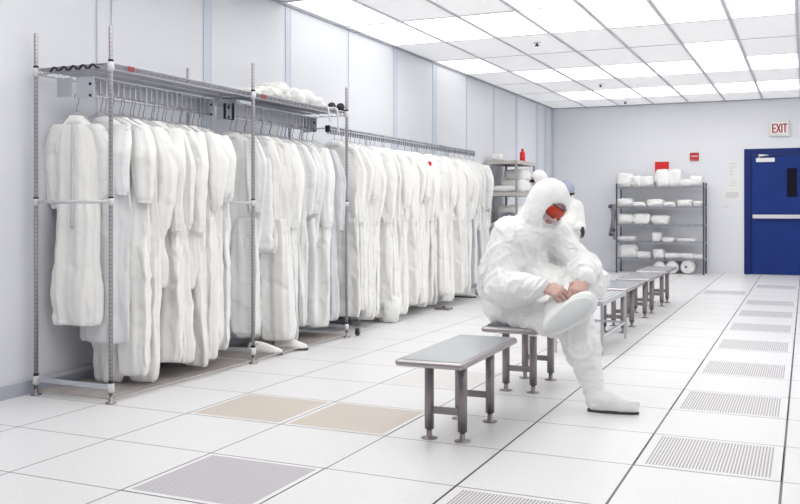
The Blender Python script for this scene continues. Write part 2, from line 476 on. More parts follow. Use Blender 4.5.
# exit sign
t = thing('exit_sign', 'white exit sign with red capital letters above the blue door', 'sign', (-.418, WY, 2.497))
mb = MB(); mb.box((-.165,-.06,-.133),(.165,0,.133),.008); mb.build('sign_box', M['offw'], t)
mb = MB(); mb.box((-.135,-.063,-.105),(.135,-.0605,.105),.001); mb.build('sign_face', M['white'], t)
mb = MB(); lh, y0, y1 = .075, -.067, -.0632
def bar(x0, z0, x1, z1, w):
    dx, dz = x1-x0, z1-z0; L = math.hypot(dx, dz); nx, nz = -dz/L*w/2, dx/L*w/2
    pts = [(x0+nx,z0+nz),(x0-nx,z0-nz),(x1-nx,z1-nz),(x1+nx,z1+nz)]
    mb._add([(p[0],y0,p[1]) for p in pts]+[(p[0],y1,p[1]) for p in pts], [(0,1,2,3),(7,6,5,4),(0,4,5,1),(1,5,6,2),(2,6,7,3),(3,7,4,0)])
w = .02
bar(-.104,-lh,-.104,lh,w); [bar(-.104,z,-.055,z,w) for z in (-lh+w/2,0,lh-w/2)]
bar(-.043,-lh,.018,lh,w); bar(.018,-lh,-.043,lh,w)
bar(.040,-lh,.040,lh,w)
bar(.088,-lh,.088,lh,w); bar(.058,lh-w/2,.118,lh-w/2,w)
mb.build('exit_letters', M['exit'], t)
mb = MB(); mb.box((-2.478, WY-.012, 1.66), (-2.236, WY, 1.97), .002); tag(mb.build('red_sign', M['red']), 'plain large red square sign on the far wall above the storage shelf', 'sign')
t = thing('red_wall_plate', 'small dark red plate with pale line of print on the far wall', 'sign', (-1.80, WY, 2.045))
mb = MB(); mb.box((-.075,-.02,-.073),(.075,0,.073),.004); mb.build('plate', M['red_b'], t)
mb = MB(); mb.box((-.055,-.023,.0),(.055,-.0205,.022),.0005); mb.box((-.06,-.023,-.062),(.06,-.0205,-.055)); mb.build('print_band', M['pinkmark'], t)
def notice(name, lab, x0, x1, z0, z1, lines):
    t = thing(name, lab, 'notice', ((x0+x1)/2, WY, (z0+z1)/2))
    hx, hz = (x1-x0)/2, (z1-z0)/2
    mb = MB(); mb.box((-hx,-.004,-hz),(hx,-.0005,hz)); mb.build('sheet', M['paper'], t)
    mb = MB()
    for (a, b_, z, hh) in lines: mb.box((-hx+a*2*hx,-.0055,-hz+z*2*hz),(-hx+b_*2*hx,-.0042,-hz+z*2*hz+hh))
    mb.build('print', M['ink'], t)
notice('wall_notice', 'tall printed white notice taped up left of the blue door', -1.26, -1.055, 1.46, 1.952,
       [(.15,.85,.90,.018),(.15,.7,.82,.012),(.15,.8,.76,.012),(.15,.6,.70,.012),(.15,.5,.62,.02),(.15,.5,.52,.02),(.2,.8,.3,.01),(.2,.8,.22,.01),(.2,.7,.14,.01)])
notice('wall_notice', 'wide white notice with block of print below the tall notice', -1.315, -1.03, 1.28, 1.452, [(.12,.88,.62,.03),(.12,.88,.42,.03),(.12,.8,.22,.03)])
notice('wall_card', 'small faint card on the far wall under the two notices', -1.325, -1.19, 1.13, 1.20, [(.1,.8,.6,.01),(.1,.7,.3,.01)])

# ------------------------------------------------------------------ value noise and crumpled bundles
class VNoise:
    def __init__(s, seed, n=32):
        s.g = np.random.default_rng(seed).random((n, n, n)).astype(np.float32)*2-1; s.n = n
    def __call__(s, P):
        P = np.asarray(P, np.float32); i = np.floor(P).astype(int); f = P - i; f = f*f*(3-2*f); n = s.n
        out = 0
        for dx in (0,1):
            for dy in (0,1):
                for dz in (0,1):
                    w = (f[...,0] if dx else 1-f[...,0])*(f[...,1] if dy else 1-f[...,1])*(f[...,2] if dz else 1-f[...,2])
                    out = out + w*s.g[(i[...,0]+dx)%n, (i[...,1]+dy)%n, (i[...,2]+dz)%n]
        return out
VN = VNoise(3)
def ridged(P): return 1-2*np.abs(VN(P))

def bundle_mesh(seed, sx, sy, sz, amp=.16, sq=.55, n=22):
    """a crumpled soft pack resting on z=0"""
    th = np.linspace(-math.pi/2, math.pi/2, n); ph = np.linspace(0, 2*math.pi, n*2, endpoint=False)
    mb = MB(); rings = []
    pw = lambda a: np.sign(a)*np.abs(a)**sq
    for t_ in th:
        ct, st = pw(math.cos(t_)), pw(math.sin(t_))
        p = np.stack([ct*pw(np.cos(ph)), ct*pw(np.sin(ph)), np.full_like(ph, st)], -1)
        nz = VN(p*1.6+seed*7.3)*.9 + VN(p*3.7+seed*3.1)*.5 + VN(p*8+seed)*.22
        q = p*(1+amp*nz)[:,None]
        q[:,2] = np.where(q[:,2] < -.8, -1+(q[:,2]+1)*.12, q[:,2])
        q = q*np.array([sx/2, sy/2, sz/2])
        rings.append([tuple(r_) for r_ in q])
    mb.loft(rings)
    zmin = min(p[2] for p in mb.v); mb.v = [(p[0], p[1], p[2]-zmin) for p in mb.v]
    return mb
def bundle(name, lab, cat, loc, size, seed, mat='bag', rz=0., group=None, amp=.16, sq=.55):
    o = bundle_mesh(seed, *size, amp=amp, sq=sq).build(name, M[mat], None, True)
    o.location = loc; o.rotation_euler = (0,0,rz)
    return tag(o, lab, cat, group)

# ------------------------------------------------------------------ wire storage shelf by the far wall
SX0, SX1, SY0, SY1 = -3.07, -1.60, 16.17, 16.58
tiers = [1.519, 1.166, .857, .554, .261]
t = thing('storage_shelf', 'grey five tier wire storage shelf standing against the far wall', 'shelf', ((SX0+SX1)/2, (SY0+SY1)/2, 0))
hx, hy = (SX1-SX0)/2, (SY1-SY0)/2
for sx in (-1,1):
    for sy in (-1,1):
        mb = MB(); mb.lathe([(.018,0),(.014,.02),(.014,1.56),(.016,1.565),(.016,1.58)], (sx*hx, sy*hy, 0), 10); mb.build('post', M['post_d'], t, True)
for z in tiers:
    mb = MB()
    for yy in (-hy, hy):
        mb.box((-hx, yy-.006, z-.03), (hx, yy+.006, z-.022)); mb.box((-hx, yy-.006, z-.006), (hx, yy+.006, z))
        for i in range(24):
            xa = -hx+2*hx*i/24; xb = -hx+2*hx*(i+1)/24
            mb.tube([(xa,yy,z-.024 if i%2 else z-.004),(xb,yy,z-.004 if i%2 else z-.024)], .003, 4)
    for xx in (-hx, hx): mb.box((xx-.006, -hy, z-.03), (xx+.006, hy, z))
    for i in range(1, 60):
        xx = -hx+2*hx*i/60; mb.box((xx-.0022, -hy, z-.004), (xx+.0022, hy, z+.0005))
    mb.build('wire_tier', M['grey_shelf'], t)
# goods on the tiers
y = 16.36
tn_names = ['top tier','second tier','third tier','fourth tier','bottom tier']
packs = [ # (tier, x, width, depth, height, seed)
 (0,-2.955,.27,.32,.20,1),(0,-2.74,.18,.3,.16,2),(0,-2.56,.22,.3,.15,3),(0,-2.30,.24,.3,.25,4),(0,-2.08,.22,.3,.24,5),(0,-1.90,.2,.3,.10,6),(0,-1.735,.2,.3,.15,7),
 (1,-2.95,.26,.3,.12,8),(1,-2.70,.22,.3,.07,9),(1,-2.42,.26,.3,.11,10),(1,-2.18,.2,.3,.07,11),(1,-1.93,.24,.3,.10,12),(1,-1.70,.17,.3,.08,13),
 (2,-2.94,.27,.3,.15,14),(2,-2.66,.28,.3,.15,15),(2,-2.34,.3,.3,.13,16),
 (3,-2.92,.3,.3,.07,17),(3,-2.40,.15,.25,.13,18),(3,-2.20,.22,.3,.06,19),(3,-1.90,.28,.3,.05,20),
 (4,-2.90,.3,.3,.20,21),(4,-2.62,.22,.3,.09,22),(4,-2.36,.18,.28,.13,23),(4,-2.14,.22,.3,.08,24),(4,-1.90,.26,.3,.08,25),(4,-1.69,.16,.3,.07,26)]
cnt = {}
tot = {}
for p in packs: tot[p[0]] = tot.get(p[0], 0)+1
for (ti, x, w, dp, hh, sd) in packs:
    k = cnt.get(ti, 0); cnt[ti] = k+1
    bundle('wrapped_pack', 'white crumpled pack on the storage shelf, %s, %s from left' % (tn_names[ti], ORD[k]), 'pack', (x, y, tiers[ti]+.001), (w*1.1, dp*.95, hh*1.22), sd, 'bag' if sd % 2 else 'bag_w', 0, 'packs on the storage shelf', .12, .5)
for i, (x, r_, nm_) in enumerate(((-2.34,.105,'left'),(-2.13,.11,'middle'),(-1.87,.12,'right'))):
    t = thing('round_canister', 'round white canister lying on the floor under the storage shelf, %s of three' % nm_, 'canister', (x, 16.34, 0), 0, 'canisters under the storage shelf')
    mb = MB(); mb.lathe([(r_*.72,.14),(r_*.93,.125),(r_,.09),(r_,-.10),(r_*.9,-.12)], (0,0,r_), 28, 'y'); mb.build('shell', M['white'], t, True)
    mb = MB(); mb.lathe([(r_*.16,.147),(r_*.20,.143),(r_*.20,.12)], (-r_*.2,0,r_*1.05), 14, 'y'); mb.build('hub', M['strap'], t, True)
# straps and webbing hung on the left side of the shelf
t = thing('hanging_strap', 'dark grey webbing straps with buckles hanging at the left end of the storage shelf', 'strap', (-3.13, 16.2, 1.17))
for dx, dy, L, bow in ((-.045,0,.55,.03),(.012,-.03,.62,-.015),(-.01,.04,.48,.02)):
    mb = MB(); rings = []
    for i in range(13):
        s_ = i/12; x = dx+bow*math.sin(s_*math.pi*1.3); z = -L*s_+.03
        rings.append([(x-.022,dy-.006,z),(x+.022,dy-.006,z),(x+.022,dy+.006,z),(x-.022,dy+.006,z)])
    mb.loft(rings); mb.build('webbing', M['strap'], t)
for dx, z in ((-.05,.0),(-.03,-.5),(.005,-.42)):
    mb = MB(); mb.box((dx-.035,-.05,z-.03),(dx+.035,-.02,z+.03),.006); mb.build('buckle', M['post_d'], t)
mb = MB(); mb.tube([(.045,0,.02),(0,-.03,.045),(-.06,-.02,.03)], .006, 6); mb.build('hook', M['post_d'], t)

# ------------------------------------------------------------------ corner shelf against the left wall, at the back
t = thing('corner_shelf', 'beige metal shelf behind the long row of suits by the left wall', 'shelf', (-4.085, 13.17, 0))
hx, hy = .225, .47
for sx in (-1,1):
    for sy in (-1,1):
        mb = MB(); mb.box((sx*hx-.016, sy*hy-.016, 0), (sx*hx+.016, sy*hy+.016, 1.845), .003); mb.build('post', M['beige_d'], t)
for z in (1.845, 1.375, .92, .45):
    mb = MB(); mb.box((-hx-.012,-hy-.012,z-.006),(hx+.012,hy+.012,z),.002)
    for lo, hi in (((-hx-.014,-hy-.016,z-.055),(hx+.014,-hy-.010,z)),((-hx-.014,hy+.010,z-.055),(hx+.014,hy+.016,z)),((-hx-.018,-hy-.014,z-.055),(-hx-.012,hy+.014,z)),((hx+.012,-hy-.014,z-.055),(hx+.018,hy+.014,z))): mb.box(lo, hi, .001)
    mb.build('shelf_board', M['beige'], t)
bundle('wrapped_pack', 'small white pack on top of the corner shelf', 'pack', (-4.2,12.85,1.846), (.14,.2,.10), 40, 'bag_w')
t = thing('red_bottle', 'slim red bottle on top of the corner shelf', 'bottle', (-3.93,13.25,1.846))
mb = MB(); mb.lathe([(.04,0),(.042,.01),(.042,.13),(.03,.15),(.02,.16)], n=16); mb.build('bottle_body', M['red'], t, True)
mb = MB(); mb.lathe([(.022,.16),(.022,.19),(.018,.195)], n=14); mb.build('cap', M['red_b'], t, True)
bundle('rolled_cloth', 'long white cloth roll on the second tier of the corner shelf, front edge', 'cloth', (-4.10,12.80,1.376), (.40,.16,.10), 41, 'bag_w', 0, None, .06, .8)
bundle('wrapped_pack', 'large white pack on the corner shelf behind the cloth roll, lower pack', 'pack', (-4.06,13.34,1.376), (.36,.50,.20), 42, 'bag_w', 0, None, .08, .4)
bundle('wrapped_pack', 'white pack stacked on the large pack on the corner shelf', 'pack', (-4.05,13.38,1.572), (.34,.44,.16), 43, 'bag_w', 0, None, .08, .4)
bundle('wrapped_pack', 'white pack on the third tier of the corner shelf', 'pack', (-4.05,13.2,.921), (.36,.6,.26), 44, 'bag_w', 0, None, .1, .5)
bundle('dark_pouch', 'dark grey pouch on the third tier of the corner shelf, front', 'pouch', (-4.0,12.78,.921), (.2,.12,.16), 45, 'strap')

# ------------------------------------------------------------------ garment rack (chrome wire shelving) along the left wall
RX0, RX1 = -4.293, -3.707
RYS = [4.113, 5.60, 7.08]
rack = thing('garment_rack', 'chrome wire garment rack holding white suits along the left wall, nearest the viewer', 'rack', (RX0, RYS[0], 0))
def rp(x, y, z): return (x-RX0, y-RYS[0], z)
for y in RYS:
    for x in (RX0, RX1):
        mb = MB(); c = rp(x, y, 0)
        mb.lathe([(.0127,.045),(.0127,2.20),(.011,2.207),(.006,2.21)], c, 14); p = mb.build('post', M['post'], rack, True)
        mb = MB(); mb.lathe([(.032,0),(.032,.006),(.012,.010),(.010,.05)], c, 16); mb.build('foot', M['steel_leg'], p, True)
        for z in (1.975, .095):
            mb = MB(); mb.lathe([(.0135,-.03),(.021,-.027),(.019,.02),(.0135,.024)], (c[0], c[1], z), 14); mb.build('collar', M['collar'], p, True)
            mb = MB(); mb.lathe([(.0132,.022),(.0160,.024),(.0160,.036),(.0132,.038)], (c[0], c[1], z), 14); mb.build('clip_ring', M['black'], p, True)
        mb = MB(); mb.lathe([(.0132,-.02),(.0185,-.018),(.0185,.018),(.0132,.02)], (c[0], c[1], 1.18), 14); mb.build('rail_collar', M['collar'], p, True)
        mb = MB(); mb.lathe([(.0132,.018),(.0165,.02),(.0165,.028),(.0132,.03)], (c[0], c[1], 1.18), 14); mb.build('rail_ring', M['black'], p, True)
def wire_shelf(y0, y1, z, name, dense, mat, truss=True):
    mb = MB(); x0, x1 = RX0, RX1
    def seg(a, b, r_, n=5): mb.tube([rp(*a), rp(*b)], r_, n)
    ys, ye = y0+.02, y1-.02
    for x in (x0, x1):
        seg((x,ys,z),(x,ye,z),.0045)
        if truss: seg((x,ys,z-.032),(x,ye,z-.032),.0035)
        if not truss: continue
        n = int((y1-y0)/.03)
        path = [rp(x, ys+(ye-ys)*i/n, z-.002 if i % 2 else z-.030) for i in range(n+1)]
        mb.tube(path, .0028, 4)
    for y in (y0, y1):
        seg((x0,y,z),(x1,y,z),.0045)
        if not truss: continue
        seg((x0,y,z-.032),(x1,y,z-.032),.0035)
        n = 14
        mb.tube([rp(x0+(x1-x0)*i/n, y, z-.002 if i % 2 else z-.030) for i in range(n+1)], .0028, 4)
    for i in range(1, 4): seg((x0+(x1-x0)*i/4, ys, z-.006),(x0+(x1-x0)*i/4, ye, z-.006),.003)
    n = int((y1-y0)/dense)
    for i in range(1, n):
        yy = y0+(y1-y0)*i/n; seg((x0,yy,z),(x1,yy,z),.0022,4)
    return mb.build(name, M[mat], rack)
wire_shelf(RYS[0], RYS[1], 1.99, 'top_shelf', .022, 'shelf_wire')
wire_shelf(RYS[1], RYS[2], 1.99, 'top_shelf', .022, 'shelf_wire')
wire_shelf(RYS[0]+.01, RYS[1]-.03, .022, 'bottom_shelf', .022, 'tan_wire', False)
wire_shelf(RYS[1]+.03, RYS[2]-.01, .022, 'bottom_shelf', .022, 'tan_wire', False)
for y in RYS:
    mb = MB(); mb.tube([rp(RX0, y, 1.18), rp(RX1, y, 1.18)], .011, 10); mb.build('side_rail', M['collar'], rack, True)
for y in RYS:
    mb = MB(); mb.box(rp(RX0, y-.009, .082), rp(RX1, y+.009, .108), .003); mb.build('base_bar', M['plate'], rack)
mb = MB(); mb.box(rp(RX0-.009, RYS[0], .082), rp(RX0+.009, RYS[2], .108), .003); mb.build('base_bar', M['plate'], rack)
for y in (4.28, 5.735):
    mb = MB(); mb.box(rp(RX1+.004, y-.028, 1.964), rp(RX1+.008, y+.028, 1.992), .001); mb.build('red_tag', M['redtag'], rack)
mb = MB()  # black arcs added over the end truss, which appears dark there
for i in range(5):
    xc = RX0+.16+.075*i
    mb.tube([rp(xc-.03+.06*j/6, RYS[0]-.012, 1.968+.022*math.sin(math.pi*j/6)) for j in range(7)], .007, 6)
    mb.tube([rp(xc+.02, RYS[0]-.012, 1.972), rp(xc+.05, RYS[0]-.012, 1.968)], .005, 6)
mb.build('end_hook', M['black'], rack, True)

# hanger rails
def hanger_rail(name, lab, y0, y1, z0, z1, xr, first=False, rodz=None):
    t = thing(name, lab, 'rail', (xr, y0, z1), 0)
    rodz = rodz or z0
    L = y1-y0
    mb = MB(); mb.box((-.10,0,z0-z1+.006),(-.095,L,0),.0005); mb.box((-.10,0,-.005),(.03,L,0),.0005); mb.build('back_plate', M['plate'], t)
    mb = MB(); n = int(L/.052)
    for i in range(n+1):
        yy = L*i/n; mb.box((-.012, max(0,yy-.006), z0-z1+.012), (-.008, min(L,yy+.006), -.004))
    mb.build('slot_bar', M['chrome'], t)
    mb = MB(); mb.tube([(0,0,rodz-z1),(0,L,rodz-z1)], .008, 10); mb.build('hook_rod', M['chrome'], t, True)
    for yy in (0, L):
        mb = MB(); mb.box((-.10,yy-.003,z0-z1-.014),(.035,yy+.003,0),.0008); mb.build('end_plate', M['plate'], t)
        mb = MB()
        for z in (-.045, -.115): mb.lathe([(.010,.006),(.009,.009),(.004,.010)], (.012, yy, z), 10, 'y')
        mb.build('bolt', M['black'], t, True)
    if first:
        mb = MB(); mb.box((-.255,-.006,z0-z1+.0),(-.135,-.002,.0),.001); mb.build('cover_plate', M['plate'], t)
    return t
HZ = 1.832
hanger_rail('hanger_rail', 'slotted metal hanger rail under the near half of the garment rack', 4.25, 5.48, HZ, 1.982-.035, -4.0, True)
hanger_rail('hanger_rail', 'slotted metal hanger rail under the far half of the garment rack', 5.70, 7.0, HZ, 1.982-.035, -4.0)
t = thing('joining_bracket', 'bent steel bracket joining the two hanger rails under the rack shelf', 'bracket', (-3.9, 5.585, 1.94))
mb = MB(); mb.box((-.14,-.10,-.03),(.13,.10,-.006),.004); mb.build('arm', M['steel'], t)
mb = MB(); mb.box((-.02,-.055,-.14),(.0,-.05,-.006)); mb.box((-.02,-.05,-.14),(.0,.05,-.136)); mb.box((-.02,.05,-.14),(.0,.055,-.006)); mb.build('hook_strap', M['black'], t)
# long rail on the wall
LY0, LY1 = 7.27, 11.30
t = thing('hanger_rail', 'long slotted hanger rail on the left wall beyond the garment rack', 'rail', (-4.0, LY0, 1.90))
L = LY1-LY0
mb = MB(); mb.box((-.012,0,-.012),(.008,L,0),.002); mb.build('top_bar', M['plate'], t)
mb = MB(); mb.tube([(.006,0,1.868-1.90),(.006,L,1.868-1.90)], .007, 10); mb.build('hook_rod', M['plate'], t, True)
mb = MB(); mb.box((-.012,0,-.074),(-.006,L,-.010),.0005); mb.build('slotted_plate', M['rail_slots'], t)
for yy in (.15, 1.5, 2.9, L-.12):
    mb = MB(); mb.box((-.36,yy-.02,-.016),(-.012,yy+.02,-.004),.002); mb.box((-.36,yy-.02,-.12),(-.352,yy+.02,-.004),.001)
    mb.build('wall_bracket', M['plate'], t)
mb = MB(); mb.box((-.02,-.02,-.06),(.025,.0,.0),.003); mb.build('end_cap', M['black'], t)

# ------------------------------------------------------------------ hangers
def hanger_meshes():
    a = MB()
    pts = [(0,0,-.095)]
    pts += [(.001,0,-.06),(.012,0,-.035)]
    for i in range(9):
        an = R(-20+ i*27); pts.append((.017*math.cos(an), 0, .0+.017*math.sin(an)))
    a.tube(pts, .0024, 6)
    b = MB(); b.tube([(0,0,-.09),(.04,0,-.105),(.20,0,-.185),(.215,0,-.20),(.20,0,-.208),(0,0,-.208),(-.20,0,-.208),(-.215,0,-.20),(-.20,0,-.185),(-.04,0,-.105)], .0022, 6, closed=True)
    return a.mesh('hook', M['wire_dark'], True), b.mesh('shoulder_wire', M['chrome'], True)
HOOK, SHW = hanger_meshes()
HANG0 = None
def hanger(y, rz, lab, group, x=-4.0, z=HZ):
    global HANG0
    if HANG0 is None:
        t = thing('hanger', lab, 'hanger', (x,y,z), rz, group); link_mesh('hook', HOOK, t); link_mesh('shoulder_wire', SHW, t)
        HANG0 = t; return t
    return copy_thing(HANG0, (x,y,z), rz, lab, group)

# ------------------------------------------------------------------ hanging suits
def ring(cx, cy, z, rx, ry, n, fold, ph, sq=.8, drift=.5):
    """cross section of hanging cloth: rounded ridges with sharp valleys that wander with height"""
    out = []
    for j in range(n):
        a = 2*math.pi*j/n
        c, s_ = math.cos(a), math.sin(a)
        c = math.copysign(abs(c)**sq, c); s_ = math.copysign(abs(s_)**sq, s_)
        v = lambda k, p: 1-2*abs(math.sin(k*a/2+p))**.65
        w = .6*v(4, ph[0]+z*ph[4]*drift+.4*math.sin(z*4+ph[1])) + .38*v(7, ph[1]-z*ph[5]*drift) + .25*math.sin(3*a+ph[2]+z*2.5) + .12*v(13, ph[3]+z*drift)
        k = 1 + fold*w
        out.append((cx+rx*c*(1+.34*(k-1)), cy+ry*s_*k, z))
    return out
def lerp_prof(prof, z):
    for i in range(len(prof)-1):
        z0, z1 = prof[i][0], prof[i+1][0]
        if z <= z0 and z >= z1:
            t_ = (z0-z)/(z0-z1+1e-9); t_ = t_*t_*(3-2*t_)
            return [a+(b_-a)*t_ for a, b_ in zip(prof[i][1:], prof[i+1][1:])]
    return prof[-1][1:]
def crease(P, f, sharp=3.):
    return np.clip(1-np.abs(VN(P*f))*1.7, 0, 1)**sharp
def wrinkle(mb, seed, amp):
    P = np.array(mb.v, np.float32)
    q = P+seed*5.7; q = q+.06*np.stack([VN(q*4), VN(q*4+9), VN(q*4+17)], -1)
    st = np.array((1,1,.55))
    d = VN(q*st*7)*.8 + crease(q*st, 8)*1.0 - crease(q*st+7, 8)*.6 + crease(q+3, 17)*.35
    e = VN(q*st*7+31)*.8 + crease(q*st+50, 9)*.5
    w = np.clip((-.09-P[:,2])/.15, 0, 1)
    P[:,1] += amp*d*w; P[:,0] += amp*.5*e*w
    mb.v = [tuple(p) for p in P]
def suit_meshes(seed, L=1.62, gown=False, half=1.0):
    """origin at the top of the hanger neck, cloth hangs to -z; returns [(part name, mesh)]"""
    rg = random.Random(seed)
    phs = lambda: [rg.uniform(0, 6.28) for _ in range(4)]+[rg.uniform(-2,2), rg.uniform(-2,2)]
    ph = phs(); parts = []; n = 72
    prof = [(-.085,.06,.04),(-.105,.10,.042),(-.14,.155,.046),(-.19,.205,.046),(-.30,.220,.050),(-.60,.228,.054),(-.75,.240,.058)]
    if gown: prof += [(-.9,.23,.066),(-L*.85,.25,.07),(-L+.03,.235,.065),(-L,.22,.055)]
    else: prof += [(-.92,.245,.056),(-1.02,.215,.04)]
    prof = [(z, rx*half, ry) for z, rx, ry in prof]
    mb = MB(); rings = []
    for z in np.linspace(prof[0][0], prof[-1][0], 70 if gown else 52):
        rx, ry = lerp_prof(prof, z); f = .15+.85*min(1, max(0, (-z-.15)/.5))
        rings.append(ring(0, 0, z, rx, ry, n, .46*f, ph))
    mb.loft(rings); wrinkle(mb, seed, .013); parts.append(('torso', mb))
    mb = MB(); mb.loft([ring(0,0,z,rx*half,ry,24,0,ph) for z, rx, ry in ((-.135,.11,.048),(-.105,.085,.046),(-.082,.070,.040),(-.080,.058,.030),(-.105,.06,.034))]); parts.append(('collar', mb))
    if not gown:
        for sx in (-1,1):
            p2 = phs(); dx = rg.uniform(-.015,.02); Lk = L+rg.uniform(-.05,.03); fy = rg.uniform(-.03,.03)
            fl_ = rg.uniform(.118,.150)
            pr = [(-.74,.118,.05),(-1.0,.132,.056),(-1.3,(.132+fl_)/2,.055),(-Lk+.10,fl_,.055),(-Lk+.03,fl_*.93,.052),(-Lk+.008,fl_*.86,.046),(-Lk,fl_*.78,.036)]
            mb = MB(); rings = []
            for z in np.linspace(pr[0][0], pr[-1][0], 52):
                rx, ry = lerp_prof(pr, z); q_ = (-z-.74)/(L-.74)
                rings.append(ring(sx*(.108+.014*q_)*half+sx*dx*q_, fy*q_, z, rx*half, ry, 48, .50, p2))
            mb.loft(rings); wrinkle(mb, seed+sx*.37, .017); parts.append(('trouser_leg', mb))
    for sx in (-1,1):
        p2 = phs(); Ls = rg.uniform(.46,.95) if not gown else rg.uniform(.40,.55); fy = rg.choice((-1,1))*rg.uniform(.02,.055)
        mb = MB(); rings = []; ax = rg.uniform(-.012,.02); bend = rg.uniform(-.03,.03)
        for i in range(44):
            q_ = i/43
            z = -.135-Ls*q_; w = .060+.034*math.sin(min(1,q_*2.2)*math.pi*.5)-.036*max(0,q_-.45)/.55
            if q_ > .95: w *= .8
            x = sx*(.155*half+.055*half*min(1,q_*3)**.7+ax*q_+bend*math.sin(q_*3.1))
            rings.append(ring(x, fy*min(1,q_*2.5), z, w, w*.62, 34, .34*min(1,.2+q_*2), p2))
        mb.loft(rings); wrinkle(mb, seed+sx*.77, .012); parts.append(('sleeve', mb))
    mb = MB(); zz = np.linspace(-.13, -.78, 14)
    mb.loft([[(-.006,-lerp_prof(prof,z)[1]*1.05-.004,z),(.006,-lerp_prof(prof,z)[1]*1.05-.004,z),(.006,-.02,z),(-.006,-.02,z)] for z in zz])
    parts.append(('zip', mb))
    return parts
VAR = {}
def suit_variant(key, seed, L, gown, half, mat):
    VAR[key] = [(nm_, mb.mesh(nm_, M['zip'] if nm_ == 'zip' else M[mat], True)) for nm_, mb in suit_meshes(seed, L, gown, half)]
for i in range(9): suit_variant('a%d' % i, 11+i, 1.765-.03*(i % 3), False, 1.0+.06*((i*5) % 3-1), 'cloth')
suit_variant('b0', 31, 1.62, False, 1.0, 'cloth_b'); suit_variant('b1', 32, 1.68, False, .95, 'cloth_b')
suit_variant('g0', 41, 1.38, True, .64, 'cloth'); suit_variant('g1', 42, 1.50, True, .9, 'cloth_b'); suit_variant('g2', 43, .98, True, 1.0, 'cloth')
suit_variant('g3', 44, 1.17, True, 1.0, 'cloth'); suit_variant('g4', 45, 1.24, True, 1.02, 'cloth')
suit_variant('k0', 51, 1.55, False, .95, 'cloth_g'); suit_variant('k1', 52, 1.52, False, .9, 'cloth_g')
FIRST = {}
NAMEK = {'a':'white hooded coverall','b':'cool white coverall','g':'white closed gown','k':'pale grey coverall'}
def hang(var, y, rz, where, group, dx=0., z=HZ, sz=1.):
    nm_ = 'coverall' if var[0] != 'g' else 'gown'
    lab = '%s %s' % (NAMEK[var[0]].replace('hooded ', ''), where)
    loc = (-4.0+dx, y, z-.035)
    if var not in FIRST:
        t = thing(nm_, lab, 'coverall' if nm_ == 'coverall' else 'gown', loc, rz, group)
        for pn, me in VAR[var]: link_mesh(pn, me, t)
        FIRST[var] = t
    else: t = copy_thing(FIRST[var], loc, rz, lab, group)
    t.scale = (1,1,sz)
    hanger(y, rz, 'wire hanger carrying the %s %s' % (nm_, where), 'wire hangers in use', -4.0+dx, z)
    return t
rng = random.Random(5)
# near half: dense
row = [('g0',4.28,12,-.128,1.0),('g1',4.42,-4,-.03,1.0)]
yy = 4.50
va = ['a0','a3','g3','a4','a2','g4','a6','a7','a8','a0']
for i in range(10): row.append((va[i], yy, rng.uniform(-10,10), rng.uniform(-.02,.03), rng.uniform(.965,1.0))); yy += .098
for i, (v, y, rz, dx, sz) in enumerate(row):
    hang(v, y, R(rz), 'hung on the near rack half, %s from the near end' % ORD[i], 'garments on the near half of the rack', dx, HZ, sz)
# empty hangers on the near half
ne = 0
for i in range(11):
    y = 4.35+.098*i
    hanger(y, R(rng.uniform(-6,6)), 'empty wire hanger on the near rack rail, %s from its near end' % ORD[ne], 'empty hangers on the near rack rail'); ne += 1
# far half: looser
row = [('b0',5.76,16,-.02,.98),('g2',5.90,20,.02,1.0),('a2',6.10,26,.03,1.0),('a6',6.24,20,.03,.99),('b1',6.46,12,.0,1.),('b0',6.60,24,-.0,1.0),('a4',6.80,22,.0,.98),('k0',6.95,10,.02,1.06)]
for i, (v, y, rz, dx, sz) in enumerate(row):
    hang(v, y, R(rz), 'hung on the far rack half, %s from the middle post' % ORD[i], 'garments on the far half of the rack', dx, HZ, sz)
ne = 0
for i in range(10):
    y = 5.80+.12*i
    hanger(y, R(rng.uniform(-6,6)), 'empty wire hanger on the far rack rail, %s from the middle post' % ORD[ne], 'empty hangers on the far rack rail'); ne += 1
# long rail
yy = 7.36; i = 0
vs = ['a1','a5','a8','a3','a0','a6','a2','a7','a4']
while yy < 10.4:
    hang(vs[i % 9], yy, R(rng.uniform(-8,16)), 'hung on the long wall rail, %s from the rack' % ORD[i], 'garments on the long wall rail', rng.uniform(-.03,.03), 1.872, rng.uniform(.98,1.02))
    yy += .155+rng.uniform(-.02,.02); i += 1
for v, y in (('a3',10.52),('b0',10.70),('g2',10.90),('b1',11.08),('b0',11.22)):
    hang(v, y, R(rng.uniform(-8,8)), 'hung on the long wall rail, %s from the rack' % ORD[i], 'garments on the long wall rail', 0, 1.872, 1.0); i += 1
# a red badge on one suit
o = MB(); o.lathe([(.028,0),(.028,.004),(.02,.006)], (0,0,0), 16, 'y'); o = o.build('red_badge', M['red'], None, True); o.location = (-3.712, 9.01, 1.62); o.rotation_euler = (0,0,R(50))
tag(o, 'small round red badge on a white suit on the long wall rail', 'badge')

